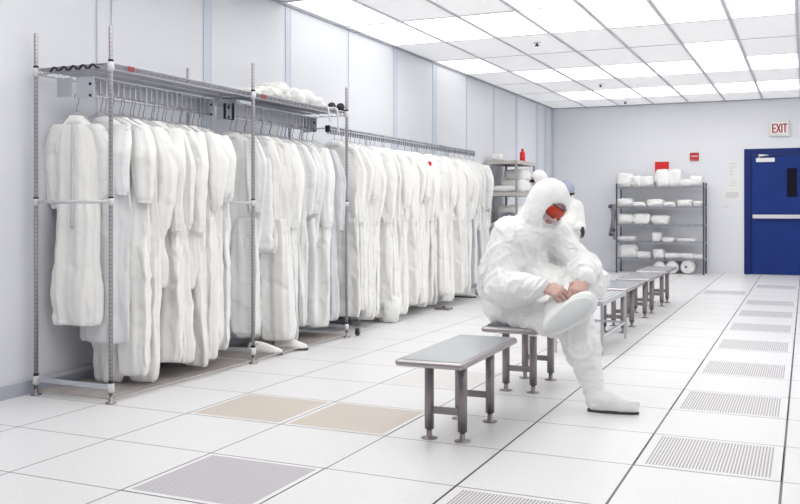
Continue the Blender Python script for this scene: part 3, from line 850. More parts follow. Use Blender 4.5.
# packs on top of the rack, far half
for i, (y, w, dp, hh) in enumerate(((5.86,.22,.20,.07),(6.02,.26,.22,.10),(6.20,.3,.26,.15),(6.40,.24,.24,.13),(6.58,.26,.24,.15),(6.76,.24,.22,.10))):
    bundle('soft_pack', 'white crumpled pack on top of the garment rack, %s from the middle post' % ORD[i], 'pack', (-3.93+.03*(i % 2), y, 1.994), (w, dp, hh), 60+i, 'bag_w', .3*i, 'packs on top of the garment rack', .2, .7)
t = thing('hanging_tie', 'white cloth tie dangling from the packs over the rack shelf edge', 'tie', (-3.70, 6.72, 1.995))
for y, L in ((-.04,.12),(.12,.2)):
    mb = MB(); mb.tube([(-.08,y,.012),(-.02,y+.02,.014),(.008,y+.03,.005),(.012,y+.04,-.05),(.01,y+.06,-L)], .008, 6); mb.build('cord', M['bag_w'], t, True)
t = thing('goggles', 'black goggles lying on the far end of the rack shelf', 'goggles', (-3.78, 7.0, 1.995), R(60))
mb = MB()
for sx in (-1,1): mb.lathe([(.028,0),(.036,.006),(.036,.03),(.03,.04)], (sx*.045,0,.036), 18, 'y')
mb.build('eyecup', M['black'], t, True)
mb = MB(); mb.tube([(.08,0,.02),(.12,.03,.012),(.16,.10,.008),(.10,.15,.008)], .009, 6); mb.build('strap', M['black'], t, True)

# shoes and things on the floor under the suits
def shoe(lab, loc, rz, up, sole, group):
    t = thing('shoe', lab, 'shoe', loc, rz, group)
    prof = [(-.125,.030,.052,.0),(-.11,.036,.075,0),(-.06,.036,.085,0),(-.01,.038,.080,0),(.04,.044,.065,0),(.09,.046,.05,0),(.125,.036,.040,0),(.145,.016,.03,0)]
    mb = MB(); mb.loft([[(w*math.cos(a), y, .018+ (1.25*h_-.018)*max(0,math.sin(a)) if math.sin(a) > 0 else .018) for a in [2*math.pi*j/18 for j in range(18)]] for y, w, h_, _ in prof]); mb.build('upper', up, t, True)
    mb = MB(); mb.loft([[(w*1.06*math.cos(a), y*1.03, .009+.009*math.sin(a)) for a in [2*math.pi*j/18 for j in range(18)]] for y, w, h_, _ in prof]); mb.build('sole', sole, t, True)
    mb = MB(); mb.tube([(-.02,-.06,.083),(0,-.075,.086),(.02,-.06,.083),(.018,-.03,.083),(0,-.02,.083),(-.018,-.03,.083)], .005, 6, closed=True); mb.build('opening_rim', sole, t, True)
    return t
shoe('white shoe with dark sole on the floor beneath the rack, nearer the middle post', (-3.86,5.98,0), R(-70), M['bag_w'], M['sole_d'], 'shoes under the rack')
shoe('white shoe with dark sole on the floor beneath the rack, farther from the middle post', (-3.80,6.27,0), R(-72), M['bag_w'], M['sole_d'], 'shoes under the rack')
shoe('grey shoe at the far end of the long rail, left one', (-3.98,10.85,0), R(-80), M['cloth_g'], M['sole_d'], 'grey shoes at the far end')
shoe('grey shoe at the far end of the long rail, right one', (-3.84,11.22,0), R(-75), M['cloth_g'], M['sole_d'], 'grey shoes at the far end')
bundle('crumpled_bag', 'crumpled white bag on the floor in front of the long row of suits', 'bag', (-3.82,8.22,0), (.22,.24,.27), 77, 'bag_w', .2, None, .22, .75)
t = thing('caster', 'dark wheel caster lying at the foot of the rack end post', 'caster', (-3.66,7.20,0))
mb = MB(); mb.lathe([(.012,-.012),(.030,-.012),(.034,-.006),(.034,.006),(.030,.012),(.012,.012)], (0,0,.034), 18, 'x'); mb.build('wheel', M['black'], t, True)
mb = MB(); mb.box((-.02,-.012,.03),(-.015,.012,.085)); mb.box((.015,-.012,.03),(.02,.012,.085)); mb.box((-.02,-.015,.08),(.02,.015,.088)); mb.build('fork', M['steel_leg'], t)
t = thing('floor_clip', 'small steel plate on the floor under the long row of suits', 'plate', (-3.72,9.45,0))
mb = MB(); mb.box((-.09,-.06,0),(.09,.06,.025),.006); mb.build('plate', M['steel_leg'], t)
mb = MB(); mb.lathe([(.02,.025),(.02,.035),(.01,.04)], n=12); mb.build('knob', M['black'], t, True)

# ------------------------------------------------------------------ benches
def bench(loc, rz, lab):
    t = thing('bench', lab, 'bench', loc, rz, 'low steel gowning benches')
    hx, hy, z = .176, .465, .425
    mb = MB(); rings = []; rr = .017
    for k in range(-4, 5):
        a = k*math.pi/8; ins = rr*(1-math.cos(a)); zz = z-.002-rr+rr*math.sin(a); cr = .022; ring_ = []
        for (qx, qy, a0) in ((1,1,0),(-1,1,90),(-1,-1,180),(1,-1,270)):
            for m_i in range(5):
                an = R(a0+22.5*m_i); ring_.append((qx*(hx-cr)+(cr-ins)*math.cos(an), qy*(hy-cr)+(cr-ins)*math.sin(an), zz))
        rings.append(ring_)
    mb.loft(rings); mb.build('edge_band', M['steel_nose'], t, False)
    mb = MB(); mb.box((-hx+.017,-hy+.017,z-.006),(hx-.017,hy-.017,z),.0015); mb.build('seat_top', M['steel'], t)
    for sx in (-1,1):
        for sy in (-1,1):
            x, y = sx*.087, sy*.225
            mb = MB(); mb.tube([(x,y,.048),(x,y,z-.036)], .0235, 14); lg = mb.build('leg', M['steel_leg'], t, True)
            mb = MB(); mb.lathe([(.040,.0),(.040,.004),(.017,.008),(.014,.012),(.014,.05)], (x,y,0), 18); mb.build('levelling_foot', M['steel_leg'], lg, True)
    for sy in (-1,1):
        mb = MB(); mb.box((-.087,sy*.225-.008,.125),(.087,sy*.225+.008,.16),.003); mb.build('stretcher', M['steel_leg'], t)
    return t
BX = -1.622
b0 = bench((BX-.005,4.375,0), R(1.2), 'low steel bench nearest the viewer, empty')
bp = copy_thing(b0, (BX-.012,5.655,0), R(1.0), 'low steel bench the seated person sits on')
copy_thing(b0, (BX+.002,8.61,0), 0, 'low steel bench directly behind the perforated bench')
copy_thing(b0, (BX+.002,9.83,0), 0, 'low steel bench second from the far end of the row')
copy_thing(b0, (BX+.002,11.03,0), 0, 'low steel bench at the far end of the row')
t = thing('perforated_bench', 'bright steel bench with a perforated top just behind the seated person', 'bench', (BX,7.48,0))
def perf_steel():
    m, nt, b = new_mat('perforated_steel'); h = NT(nt)
    tc = nt.nodes.new('ShaderNodeTexCoord'); sp = nt.nodes.new('ShaderNodeSeparateXYZ'); nt.links.new(tc.outputs['Object'], sp.inputs[0])
    def cell(c): return h.m('SUBTRACT', h.m('FRACT', h.m('DIVIDE', h.m('ADD', c, 10.), .045)), .5)
    dx, dy = cell(sp.outputs['X']), cell(sp.outputs['Y'])
    d_ = h.m('SQRT', h.m('ADD', h.m('MULTIPLY', dx, dx), h.m('MULTIPLY', dy, dy)))
    nt.links.new(h.mix(h.m('LESS_THAN', d_, .30), (.62,.64,.66), (.05,.05,.06)), b.inputs['Base Color'])
    b.inputs['Metallic'].default_value = .7; b.inputs['Roughness'].default_value = .35
    return m
M['perf_steel'] = perf_steel()
hx, hy, z = .195, .50, .42
mb = MB(); mb.box((-hx+.02,-hy+.02,z-.010),(hx-.02,hy-.02,z-.003),.001); mb.build('perforated_top', M['perf_steel'], t)
mb = MB()
for lo, hi in (((-hx,-hy,z-.035),(-hx+.022,hy,z)),((hx-.022,-hy,z-.035),(hx,hy,z)),((-hx+.022,-hy,z-.035),(hx-.022,-hy+.022,z)),((-hx+.022,hy-.022,z-.035),(hx-.022,hy,z))): mb.box(lo, hi, .004)
mb.build('top_frame', M['chrome'], t)
for sx in (-1,1):
    for sy in (-1,1):
        x, y = sx*(hx-.012), sy*(hy-.014)
        mb = MB(); mb.box((x-.011,y-.011,.004),(x+.011,y+.011,z-.035),.002); mb.build('leg', M['chrome'], t)
    mb = MB(); mb.box((sx*(hx-.012)-.008,-hy+.025,.14),(sx*(hx-.012)+.008,hy-.025,.16),.002); mb.build('lower_rail', M['chrome'], t)
mb = MB(); mb.box((-hx+.023,hy-.024,.14),(hx-.023,hy-.006,.16),.002); mb.build('lower_rail', M['chrome'], t)
# dark folded cloth the person sits on
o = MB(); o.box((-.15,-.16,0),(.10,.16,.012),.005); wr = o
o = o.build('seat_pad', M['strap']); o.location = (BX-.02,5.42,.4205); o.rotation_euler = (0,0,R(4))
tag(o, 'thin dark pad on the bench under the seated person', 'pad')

# ------------------------------------------------------------------ implicit surfaces for the figures
class SDF:
    def __init__(s, lo, hi, h):
        s.lo = np.array(lo, np.float32); s.h = h
        s.n = np.ceil((np.array(hi)-s.lo)/h).astype(int)+1
        s.f = np.full(s.n, .3, np.float32)
    def _sl(s, lo, hi):
        a = np.clip(np.floor((np.array(lo)-s.lo)/s.h).astype(int), 0, s.n); b = np.clip(np.ceil((np.array(hi)-s.lo)/s.h).astype(int)+1, 0, s.n)
        sl = tuple(slice(a[i], b[i]) for i in range(3))
        g = np.meshgrid(*[s.lo[i]+s.h*np.arange(a[i], b[i], dtype=np.float32) for i in range(3)], indexing='ij')
        return sl, np.stack(g, -1)
    def _union(s, sl, d, k):
        f = s.f[sl]
        if k > 0:
            hh = np.clip(k-np.abs(f-d), 0, None)/k
            s.f[sl] = np.minimum(f, d)-hh*hh*k*.25
        else: s.f[sl] = np.minimum(f, d)
    def cap(s, a, b, ra, rb, k=.03):
        a = np.array(a, np.float32); b = np.array(b, np.float32); m = max(ra, rb)+k+.03
        sl, P = s._sl(np.minimum(a, b)-m, np.maximum(a, b)+m)
        if P.size == 0: return
        d = b-a; t_ = np.clip(((P-a)@d)/max(1e-9, float(d@d)), 0, 1)
        s._union(sl, np.linalg.norm(P-a-t_[...,None]*d, axis=-1)-(ra+(rb-ra)*t_), k)
    def ell(s, c, r, Rm=None, k=.03, sub=False):
        c = np.array(c, np.float32); r = np.array(r, np.float32); m = max(r)+k+.03
        sl, P = s._sl(c-m, c+m)
        if P.size == 0: return
        q = P-c
        if Rm is not None: q = q@Rm          # columns of Rm = local axes
        k0 = np.linalg.norm(q/r, axis=-1); k1 = np.linalg.norm(q/(r*r), axis=-1)+1e-9
        d = k0*(k0-1)/k1
        if sub:
            f = s.f[sl]; d = -d
            hh = np.clip(k-np.abs(f-d), 0, None)/max(k, 1e-6)
            s.f[sl] = np.maximum(f, d)+hh*hh*k*.25
        else: s._union(sl, d, k)
    def near(s, w=.04):
        idx = np.argwhere(np.abs(s.f) < w); return idx, s.lo+s.h*idx
    def displace(s, fn, w=.05):
        idx, P = s.near(w); s.f[idx[:,0], idx[:,1], idx[:,2]] += fn(P)
    def polygonise(s):
        f = s.f; h = s.h; S = f < 0
        n = np.array(f.shape)-1
        cs = [(0,0,0),(1,0,0),(0,1,0),(1,1,0),(0,0,1),(1,0,1),(0,1,1),(1,1,1)]
        sub = lambda A, c: A[c[0]:c[0]+n[0], c[1]:c[1]+n[1], c[2]:c[2]+n[2]]
        cnt = sum(sub(S, c).astype(np.int8) for c in cs)
        act = (cnt > 0) & (cnt < 8); I = np.argwhere(act); vid = np.full(act.shape, -1, np.int64); vid[tuple(I.T)] = np.arange(len(I))
        V = np.stack([f[I[:,0]+c[0], I[:,1]+c[1], I[:,2]+c[2]] for c in cs], 1)
        acc = np.zeros((len(I),3)); num = np.zeros(len(I)); C8 = np.array(cs, float)
        for a in range(8):
            for b in range(a+1, 8):
                if np.abs(C8[a]-C8[b]).sum() != 1: continue
                x = (V[:,a] < 0) != (V[:,b] < 0)
                t_ = np.where(x, V[:,a]/np.where(x, V[:,a]-V[:,b], 1), 0)
                acc += x[:,None]*(C8[a]+t_[:,None]*(C8[b]-C8[a])); num += x
        P = s.lo+h*(I+acc/num[:,None])
        faces = []
        for ax in range(3):
            u, v = (ax+1) % 3, (ax+2) % 3
            A = S.take(range(0, S.shape[ax]-1), ax); B = S.take(range(1, S.shape[ax]), ax)
            E_ = np.argwhere(A != B)
            E_ = E_[(E_[:,u] > 0) & (E_[:,v] > 0) & (E_[:,u] < n[u]) & (E_[:,v] < n[v])]
            du = np.zeros(3, int); du[u] = 1; dv = np.zeros(3, int); dv[v] = 1
            q = np.stack([vid[tuple((E_-du-dv).T)], vid[tuple((E_-dv).T)], vid[tuple(E_.T)], vid[tuple((E_-du).T)]], 1)
            flip = ~A[tuple(E_.T)]
            q[flip] = q[flip][:, ::-1]
            faces.append(q)
        return P, np.concatenate(faces)
def smooth_mesh(P, F, it=2, lam=.5):
    for _ in range(it):
        acc = np.zeros_like(P); num = np.zeros(len(P))
        for a, b in ((0,1),(1,2),(2,3),(3,0)):
            np.add.at(acc, F[:,a], P[F[:,b]]); np.add.at(num, F[:,a], 1)
            np.add.at(acc, F[:,b], P[F[:,a]]); np.add.at(num, F[:,b], 1)
        P = P+lam*(acc/np.maximum(num,1)[:,None]-P)
    return P
def np_mesh(name, P, F, mats, mi=None):
    me = bpy.data.meshes.new(name); me.from_pydata(P.tolist(), [], F.tolist())
    for m in mats: me.materials.append(m)
    if mi is not None: me.polygons.foreach_set('material_index', mi.astype(np.int32))
    me.polygons.foreach_set('use_smooth', np.ones(len(F), bool)); me.update()
    return me
def np_obj(name, P, F, mats, parent, origin, mi=None):
    o = bpy.data.objects.new(name, np_mesh(name, P-np.array(origin), F, mats, mi)); COL.objects.link(o); o.parent = parent
    return o
def unit(v): v = np.array(v, float); return v/np.linalg.norm(v)
def cloth_noise(a1, a2, stretch=(1,1,.6), seed=0.):
    st = np.array(stretch)
    def fn(P):
        w = P+.06*np.stack([VN(P*5+seed), VN(P*5+11+seed), VN(P*5+23+seed)], -1)
        return -a1*(crease(w*st+seed, 7)-.5*crease(w*st+seed+5, 9)+.5*VN(w*6+seed)) - a2*(crease(w*st+seed+2, 15)+.7*crease(w+seed+8, 28, 2.))
    return fn

def hand(W, P, N, side, curl, h=.003, sc=1., thumb_in=.5, back=.06):
    """palm with four fingers and a thumb; P wrist->knuckles, N out of the back of the hand"""
    W = np.array(W, float); P = unit(P); N = np.array(N, float); N = unit(N-P*(N@P))
    S = np.cross(N, P) if side == 'R' else np.cross(P, N)
    pts = []
    offs = (.029,.0095,-.0105,-.029); reach = (.088,.092,.087,.078); lens = ((.043,.026,.021),(.047,.030,.022),(.043,.028,.021),(.034,.021,.019))
    for i in range(4):
        K = W+(P*reach[i]+S*offs[i]+N*(.006 if i in (1,2) else .002))*sc
        pts.append((W+S*offs[i]*.55*sc, K, .0165*sc, .0125*sc, .014))
        a = 0; Q = K; r0 = .0098
        for j, (Lj, cj) in enumerate(zip(lens[i], curl[i])):
            a += R(cj); dirv = P*math.cos(a)-N*math.sin(a)+S*offs[i]*(1.2 if j == 0 else -.6)
            Q2 = Q+unit(dirv)*Lj*sc; pts.append((Q, Q2, r0*sc, (r0-.0012)*sc, .004)); Q = Q2; r0 -= .0012
    B = W+(P*.022+S*.026-N*.006)*sc
    d1 = unit(S*.75+P*.65-N*.25); B1 = B+d1*.038*sc; d2 = unit(P*.9+S*(.35-thumb_in)-N*.45); B2 = B1+d2*.03*sc; d3 = unit(P*.7-S*thumb_in-N*.6); B3 = B2+d3*.024*sc
    pts += [(W+S*.01*sc, B, .017*sc, .015*sc, .014), (B, B1, .0145*sc, .0118*sc, .008), (B1, B2, .0115*sc, .0102*sc, .004), (B2, B3, .0100*sc, .0082*sc, .004)]
    pts.append((W-P*back*sc, W+P*.01*sc, .024*sc, .021*sc, .014))
    A = np.array([p[0] for p in pts]+[p[1] for p in pts]); lo = A.min(0)-.03; hi = A.max(0)+.03
    s = SDF(lo, hi, h)
    for a, b, ra, rb, k in pts: s.cap(a, b, ra, rb, k)
    V, F = s.polygonise()
    return smooth_mesh(V, F, 1), F

def frame(fwd, up=(0,0,1)):
    f = unit(fwd); r = unit(np.cross(f, np.array(up, float))); u = np.cross(r, f)
    return np.stack([r, f, u], 1)        # columns: right, forward, up

def head(s, c, fwd, hood=True, sc=1., up=(0,0,1)):
    """hood with a face opening and a face inside; local axes right, forward, up"""
    Rm = frame(fwd, up); c = np.array(c, float)
    L = lambda x, y, z: c+Rm@np.array([x,y,z])*sc
    s.ell(L(0,-.005,.012), np.array((.115,.130,.136))*sc, Rm, .025)
    s.ell(L(0,.035,-.065), np.array((.098,.090,.085))*sc, Rm, .03)
    if hood:
        s.ell(L(0,.125,-.022), np.array((.066,.072,.090))*sc, Rm, .010, sub=True)
        # face
        s.ell(L(0,.025,-.01), np.array((.072,.085,.105))*sc, Rm, .0)
        s.ell(L(0,.045,-.072), np.array((.045,.055,.045))*sc, Rm, .02)      # jaw
        s.cap(L(0,.105,.012), L(0,.126,-.032), .010*sc, .0155*sc, .012)     # nose
        for x in (-.010,.010): s.ell(L(x,.118,-.036), np.array((.009,.010,.008))*sc, Rm, .008)
        for x in (-.018,0,.018): s.ell(L(x,.101-.3*abs(x),-.063), np.array((.013,.010,.006))*sc, Rm, .006)   # lips
        s.ell(L(0,.100,-.076), np.array((.018,.010,.006))*sc, Rm, .006)
        for x in (-.032,.032):
            s.ell(L(x,.100,.008), np.array((.020,.014,.013))*sc, Rm, .0, sub=True)     # eye sockets
            s.ell(L(x,.084,.008), np.array((.013,.013,.012))*sc, Rm, .0)               # eyes
    return Rm, L

def face_zone(q):
    """vertices of the bare face: inside the opening and not on the rolled hood rim"""
    e = (q[:,0]/.063)**2+((q[:,2]+.022)/.087)**2
    fr = np.linalg.norm((q-np.array((0,.025,-.01)))/np.array((.072,.085,.105)), axis=1)
    return (e < .97) & (q[:,1] > .03) & ((fr < 1.10) | (e < .55))

# ------------------------------------------------------------------ the seated person
org = np.array((-1.70, 5.42, 0.0))
per = thing('person', 'person in white hooded suit and orange goggles sitting on a bench pulling on a boot', 'person', tuple(org))
s = SDF((-2.10,4.86,.06), (-.92,5.95,1.40), .006)
pel = (-1.715,5.50,.52)
shR, elR, wrR = np.array((-1.675,5.34,.965)), np.array((-1.675,5.20,.665)), np.array((-1.395,5.04,.692))
shL, elL, wrL = np.array((-1.485,5.60,.985)), np.array((-1.235,5.47,.785)), np.array((-1.150,5.15,.742))
knR, anR = np.array((-1.225,5.16,.475)), np.array((-1.085,5.09,.15))
knL, anL = np.array((-1.185,5.43,.690)), np.array((-1.295,5.09,.555))
hR, hL = np.array((-1.66,5.40,.50)), np.array((-1.62,5.62,.53))
# torso, rounded back
s.ell((-1.725,5.50,.535), (.150,.170,.115), None, .05)
s.cap((-1.735,5.50,.54), (-1.75,5.49,.70), .145, .155, .06)
s.cap((-1.75,5.49,.70), (-1.665,5.47,.90), .155, .155, .06)
s.cap((-1.66,5.38,.72), (-1.60,5.42,.90), .12, .12, .06)
s.cap((-1.62,5.56,.74), (-1.56,5.55,.90), .11, .11, .06)
s.cap(shR+(.01,.02,-.01), shL+(-.02,0,-.01), .098, .092, .06)
s.cap((-1.64,5.46,.93), (-1.55,5.455,1.05), .12, .10, .05)
s.cap((-1.53,5.45,1.03), (-1.485,5.43,1.12), .10, .105, .03)
# arms, baggy sleeves
s.cap(shR, elR, .090, .086, .05); s.cap(elR, elR+(wrR-elR)*.55, .088, .075, .03); s.cap(elR+(wrR-elR)*.55, wrR, .075, .047, .02)
s.cap(elR+(0,.02,-.02), elR+(.09,-.02,-.03), .085, .075, .04)
s.cap(shL, elL, .088, .080, .05); s.cap(elL, elL+(wrL-elL)*.55, .082, .068, .03); s.cap(elL+(wrL-elL)*.55, wrL, .068, .046, .02)
# legs
s.cap(hR, knR, .115, .092, .05); s.cap(hR+(.12,-.06,-.01), knR+(-.10,.03,.02), .11, .095, .04)
s.cap(knR, knR+(anR-knR)*.42, .098, .100, .03); s.cap(knR+(anR-knR)*.42, knR+(anR-knR)*.50, .098, .085, .01)
s.cap(hL, knL, .115, .085, .05); s.cap(knL, anL, .084, .068, .03)
s.cap(hL+(.1,-.05,.0), knL+(-.1,-.02,-.02), .11, .10, .05)
s.cap(knL+(-.02,.0,.0), knL+(.0,-.06,-.02), .085, .078, .03)
s.cap((-1.55,5.46,.74), (-1.455,5.42,.61), .12, .15, .06)
# cloth sagging between the legs
s.cap((-1.50,5.36,.50), (-1.30,5.28,.54), .09, .08, .06)
s.displace(cloth_noise(.018, .008, (1,1,.75), 4.), .05)
hc = np.array((-1.452,5.435,1.172)); fwd = unit((.62,-.60,-.50))
# hood skirt from the head onto the shoulders, then the head itself (without folds)
Rm, Lh = head(s, hc, fwd, True, 1.06, (.40,.18,1))
s.displace(lambda P: (.004*VN(P*20)-.004*crease(P*np.array((1,1,.6)), 14))*(np.linalg.norm(P-hc, axis=1) > .13), .04)
P, F = s.polygonise(); P = smooth_mesh(P, F, 1)
# part of the mesh: bare face skin inside the hood opening
q = (P-hc)@Rm/1.06
fv = face_zone(q)
fm = fv[F].all(1).astype(int)
lipv = (np.abs(q[:,0]) < .026) & (q[:,1] > .088) & (np.abs(q[:,2]+.068) < .012)
fm[lipv[F].all(1)] = 3
hb = np.array((-1.265,5.02,.668))
curlR = ((35,55,35),(42,60,35),(46,62,35),(50,60,35)); curlL = ((40,60,30),(45,62,30),(48,62,32),(50,60,30))
PR, FR = hand(wrR+unit(np.array((.93,-.05,-.16)))*.02, (.93,-.05,-.20), (.15,-.62,.76), 'R', curlR, sc=1.12)
PL, FL = hand(wrL+unit(np.array((-.2,-.75,-.4)))*.02, (-.22,-.66,-.55), (.25,-.55,.8), 'L', curlL, sc=1.08, back=.015)
allP = np.concatenate([P, PR, PL]); allF = np.concatenate([F, FR+len(P), FL+len(P)+len(PR)])
mi = np.concatenate([fm, np.full(len(FR),2), np.full(len(FL),2)])
np_obj('body', allP, allF, [M['cloth_p'], M['face'], M['skin'], M['lips']], per, org, mi)
# cuffs
for nm_, w_, d_, r_ in (('cuff', wrR, unit((.93,-.05,-.16)), .043), ('cuff', wrL, unit((-.2,-.75,-.4)), .041)):
    mb = MB(); c = w_-org
    mb.tube([tuple(c-d_*.02), tuple(c+d_*.0), tuple(c+d_*.018), tuple(c+d_*.026)], [r_*1.04, r_*1.1, r_*.98, r_*.8], 18); mb.build(nm_, M['cloth_p'], per, True)
# goggles: wrap-around orange lens, frame and strap
gog = MB(); rings = []
for i in range(17):
    a = R(-74+148*i/16)
    def gp(z, rr): return tuple(Lh(math.sin(a)*rr*.80, .030+math.cos(a)*rr*1.06, z)-org)
    drop = .006*math.cos(a*2)
    rings.append([gp(.036,.094), gp(.036,.099), gp(.004+drop*.2,.104), gp(-.024-drop,.098), gp(-.024-drop,.093), gp(.004,.099)])
gog.loft(rings); go = gog.build('goggles', M['lens'], per, True)
fr = MB()
for z, dz in ((.038,0),(-.026,1)):
    fr.tube([tuple(Lh(math.sin(R(-74+148*i/16))*.0975*.80, .030+math.cos(R(-74+148*i/16))*.0975*1.06, z-(dz*.006*math.cos(2*R(-74+148*i/16))))-org) for i in range(17)], .0038, 6)
fr.build('goggle_frame', M['lens_frame'], go, True)
# boots
s = SDF((-1.28,4.92,.0), (-.80,5.28,.46), .006)
s.cap((-1.085,5.09,.10), (-1.140,5.112,.26), .060, .074, .03); s.cap((-1.140,5.112,.26), (-1.165,5.12,.36), .074, .080, .02)
s.cap((-1.075,5.085,.062), (-1.00,5.09,.072), .056, .052, .03); s.cap((-1.02,5.09,.058), (-.885,5.10,.040), .052, .037, .03)
s.cap((-1.075,5.085,.04), (-.885,5.10,.034), .042, .032, .02)
s.displace(cloth_noise(.007,.0045,(1,1,1.5),9.), .05)
s.f = np.maximum(s.f, (.012-(s.lo[2]+s.h*np.arange(s.n[2])))[None,None,:].astype(np.float32))
P, F = s.polygonise(); bt = np_obj('boot', smooth_mesh(P,F,1), F, [M['cloth_p']], per, org)
mb = MB()
outl = [(-1.13,5.085,.03),(-1.12,5.045,.03),(-1.05,5.036,.03),(-.96,5.045,.03),(-.875,5.062,.03),(-.846,5.088,.03),(-.846,5.110,.03),(-.87,5.136,.03),(-.96,5.142,.03),(-1.05,5.132,.03),(-1.12,5.125,.03)]
mb.loft([[(p[0]-org[0], p[1]-org[1], z) for p in outl] for z in (.001,.010)]); mb.build('sole', M['sole_d'], bt)
# raised boot across the knee, sole turned to the viewer
he, to = np.array((-1.340,5.005,.455)), np.array((-1.085,5.010,.640)); ax = unit(to-he); nrm = unit(np.array((.05,-1,-.12))-ax*(np.array((.05,-1,-.12))@ax)); sd = np.cross(ax, nrm)
s = SDF((-1.48,4.92,.38), (-.98,5.24,.82), .006)
s.cap(he+ax*.05-nrm*.05, anL-(0,-.03,0), .062, .072, .04); s.cap(anL, anL+(knL-anL)*.35, .078, .085, .03)
s.ell(he+ax*.07, (.085,.045,.062), np.stack([ax,nrm,sd],1), .03); s.ell(he+ax*.20, (.125,.042,.068), np.stack([ax,nrm,sd],1), .04)
s.ell(he+ax*.255, (.075,.036,.066), np.stack([ax,nrm,sd],1), .03)
s.displace(cloth_noise(.004,.003,(1,1,1),19.), .05)
P, F = s.polygonise(); bt2 = np_obj('boot', smooth_mesh(P,F,1), F, [M['cloth_p']], per, org)
mb = MB(); rings = []
for dpt, sc in ((.030,.98),(.050,1.0),(.057,.93)):
    ring_ = []
    for j in range(40):
        a = 2*math.pi*j/40
        l_ = .155+.165*math.cos(a); w_ = (.047+.020*min(1,max(0,(l_-.05)/.2)))*math.sin(a)
        p = he+ax*(.155+(l_-.155)*sc)+sd*w_*sc+nrm*dpt-org
        ring_.append(tuple(p))
    rings.append(ring_)
mb.loft(rings); mb.build('sole', M['sole'], bt2, True)

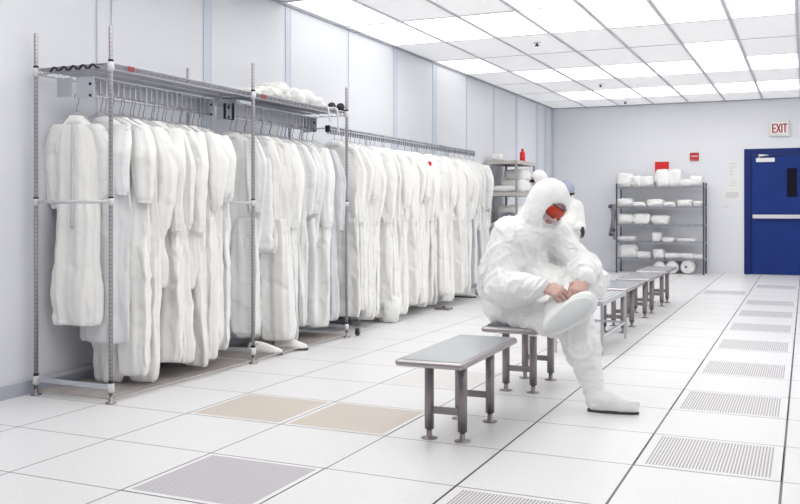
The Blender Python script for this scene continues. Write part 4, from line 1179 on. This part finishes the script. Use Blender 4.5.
# ------------------------------------------------------------------ two people in the background
def standing(name_lab, base, facing, H, kind, lean=.0):
    base = np.array(base, float); t = thing('person', name_lab, 'person', tuple(base))
    f = unit((facing[0], facing[1], 0)); rt = np.array((f[1], -f[0], 0)); up = np.array((0,0,1.))
    k = H/1.75
    Lp = lambda x, y, z: base+(rt*x+f*(y+lean*max(0,z-.9))+up*z)*k*np.array((1,1,1))
    s = SDF(base-np.array((.62,.62,.0)), base+np.array((.62,.62,H+.1)), .013)
    for sx in (-1,1):
        s.cap(Lp(.10*sx,0,.90), Lp(.11*sx,.02,.48), .125*k, .095*k, .05); s.cap(Lp(.11*sx,.02,.48), Lp(.11*sx,-.02,.09), .095*k, .072*k, .03)
        s.cap(Lp(.11*sx,-.04,.045), Lp(.12*sx,.13,.035), .045*k, .038*k, .03)
        s.cap(Lp(.20*sx,0,1.42), Lp(.28*sx,-.02,1.12), .092*k, .085*k, .04); s.cap(Lp(.27*sx,-.02,1.12), Lp(.15*sx,.20,1.13-(.16 if kind != 'cap' else 0)), .066*k, .045*k, .03)
    s.cap(Lp(0,0,.93), Lp(0,0,1.15), .165*k, .155*k, .06); s.cap(Lp(-.07,0,1.15), Lp(-.09,0,1.38), .12*k, .12*k, .05); s.cap(Lp(.07,0,1.15), Lp(.09,0,1.38), .12*k, .12*k, .05)
    s.cap(Lp(-.15,0,1.42), Lp(.15,0,1.42), .085*k, .085*k, .05); s.cap(Lp(0,.01,1.42), Lp(0,.03,1.56), .07*k, .06*k, .04)
    s.displace(cloth_noise(.012,.004,(1,1,.7),base[0]), .05)
    hcen = Lp(0,.04,1.63); fw = f+np.array((0,0,-.25))
    Rm, Lh = head(s, hcen, fw, True, k*1.0)
    P, F = s.polygonise()
    q = (P-hcen)@Rm/k
    fv = face_zone(q)
    fm = fv[F].all(1).astype(int)
    allP, allF, mi = P, F, fm
    for sx, sd_ in ((-1,'L'),(1,'R')):
        w_ = Lp(.15*sx,.21,1.12-(.16 if kind != 'cap' else 0)); P2, F2 = hand(w_, f*.35-up*.9, rt*sx, sd_, ((20,25,15),)*4, .006, 1.05*k, back=.012)
        allF = np.concatenate([allF, F2+len(allP)]); allP = np.concatenate([allP, P2]); mi = np.concatenate([mi, np.full(len(F2), 2)])
    np_obj('body', allP, allF, [M['cloth'], M['brown'] if kind == 'cap' else M['face'], M['glove']], t, base, mi)
    if kind == 'cap':
        s = SDF(hcen-.22, hcen+.22, .008); s.ell(hcen+Rm@np.array((0,-.012,.035))*k, np.array((.118,.138,.128))*k, Rm, .0)
        s.ell(hcen+Rm@np.array((0,.06,-.10))*k, np.array((.3,.3,.085))*k, Rm, .005, sub=True)
        P, F = s.polygonise(); np_obj('cap', P, F, [M['cap']], t, base)
        mb = MB(); mb.tube([tuple(hcen+Rm@np.array((math.sin(a)*.116,-.012+math.cos(a)*.134,-.012))*k-base) for a in [2*math.pi*j/24 for j in range(24)]], .016*k, 8, closed=True); mb.build('hair_band', M['hair'], t, True)
    else:
        mb = MB()
        for x in (-.034,.034): mb.tube([tuple(hcen+Rm@np.array((x+.026*math.cos(a), .122-abs(x)*.3, .008+.02*math.sin(a)))*k-base) for a in [2*math.pi*j/14 for j in range(14)]], .006, 6, closed=True)
        for x in (-.034,.034): mb.box(tuple(hcen+Rm@np.array((x,.118,.008))*k-base-.016), tuple(hcen+Rm@np.array((x,.118,.008))*k-base+.016), .006)
        mb.build('dark_glasses', M['black'], t, True)
    return t
standing('person in grey cap and black gloves standing behind the seated person', (-2.63,10.6,0), (.75,-.66), 1.44, 'cap')
standing('person in white hood and dark glasses beside the corner shelf', (-3.345,12.2,0), (-.75,-.62), 1.645, 'glasses')

# ------------------------------------------------------------------ world, camera, view
w = bpy.data.worlds.new('World'); scene.world = w; w.use_nodes = True
w.node_tree.nodes['Background'].inputs[0].default_value = (.9, .93, 1, 1); w.node_tree.nodes['Background'].inputs[1].default_value = .2
cd = bpy.data.cameras.new('Camera'); cam = bpy.data.objects.new('Camera', cd); COL.objects.link(cam)
cam.location = (0, 0, 1.143); cam.rotation_euler = (R(90), 0, .4233)
cd.sensor_width = 36; cd.lens = 902/800*36; cd.shift_y = -44/800; cd.clip_start = .05
scene.camera = cam
vs_ = scene.view_settings
vs_.view_transform = 'Standard'; vs_.look = 'None'; vs_.gamma = 1; vs_.use_curve_mapping = False; vs_.exposure = 0.6
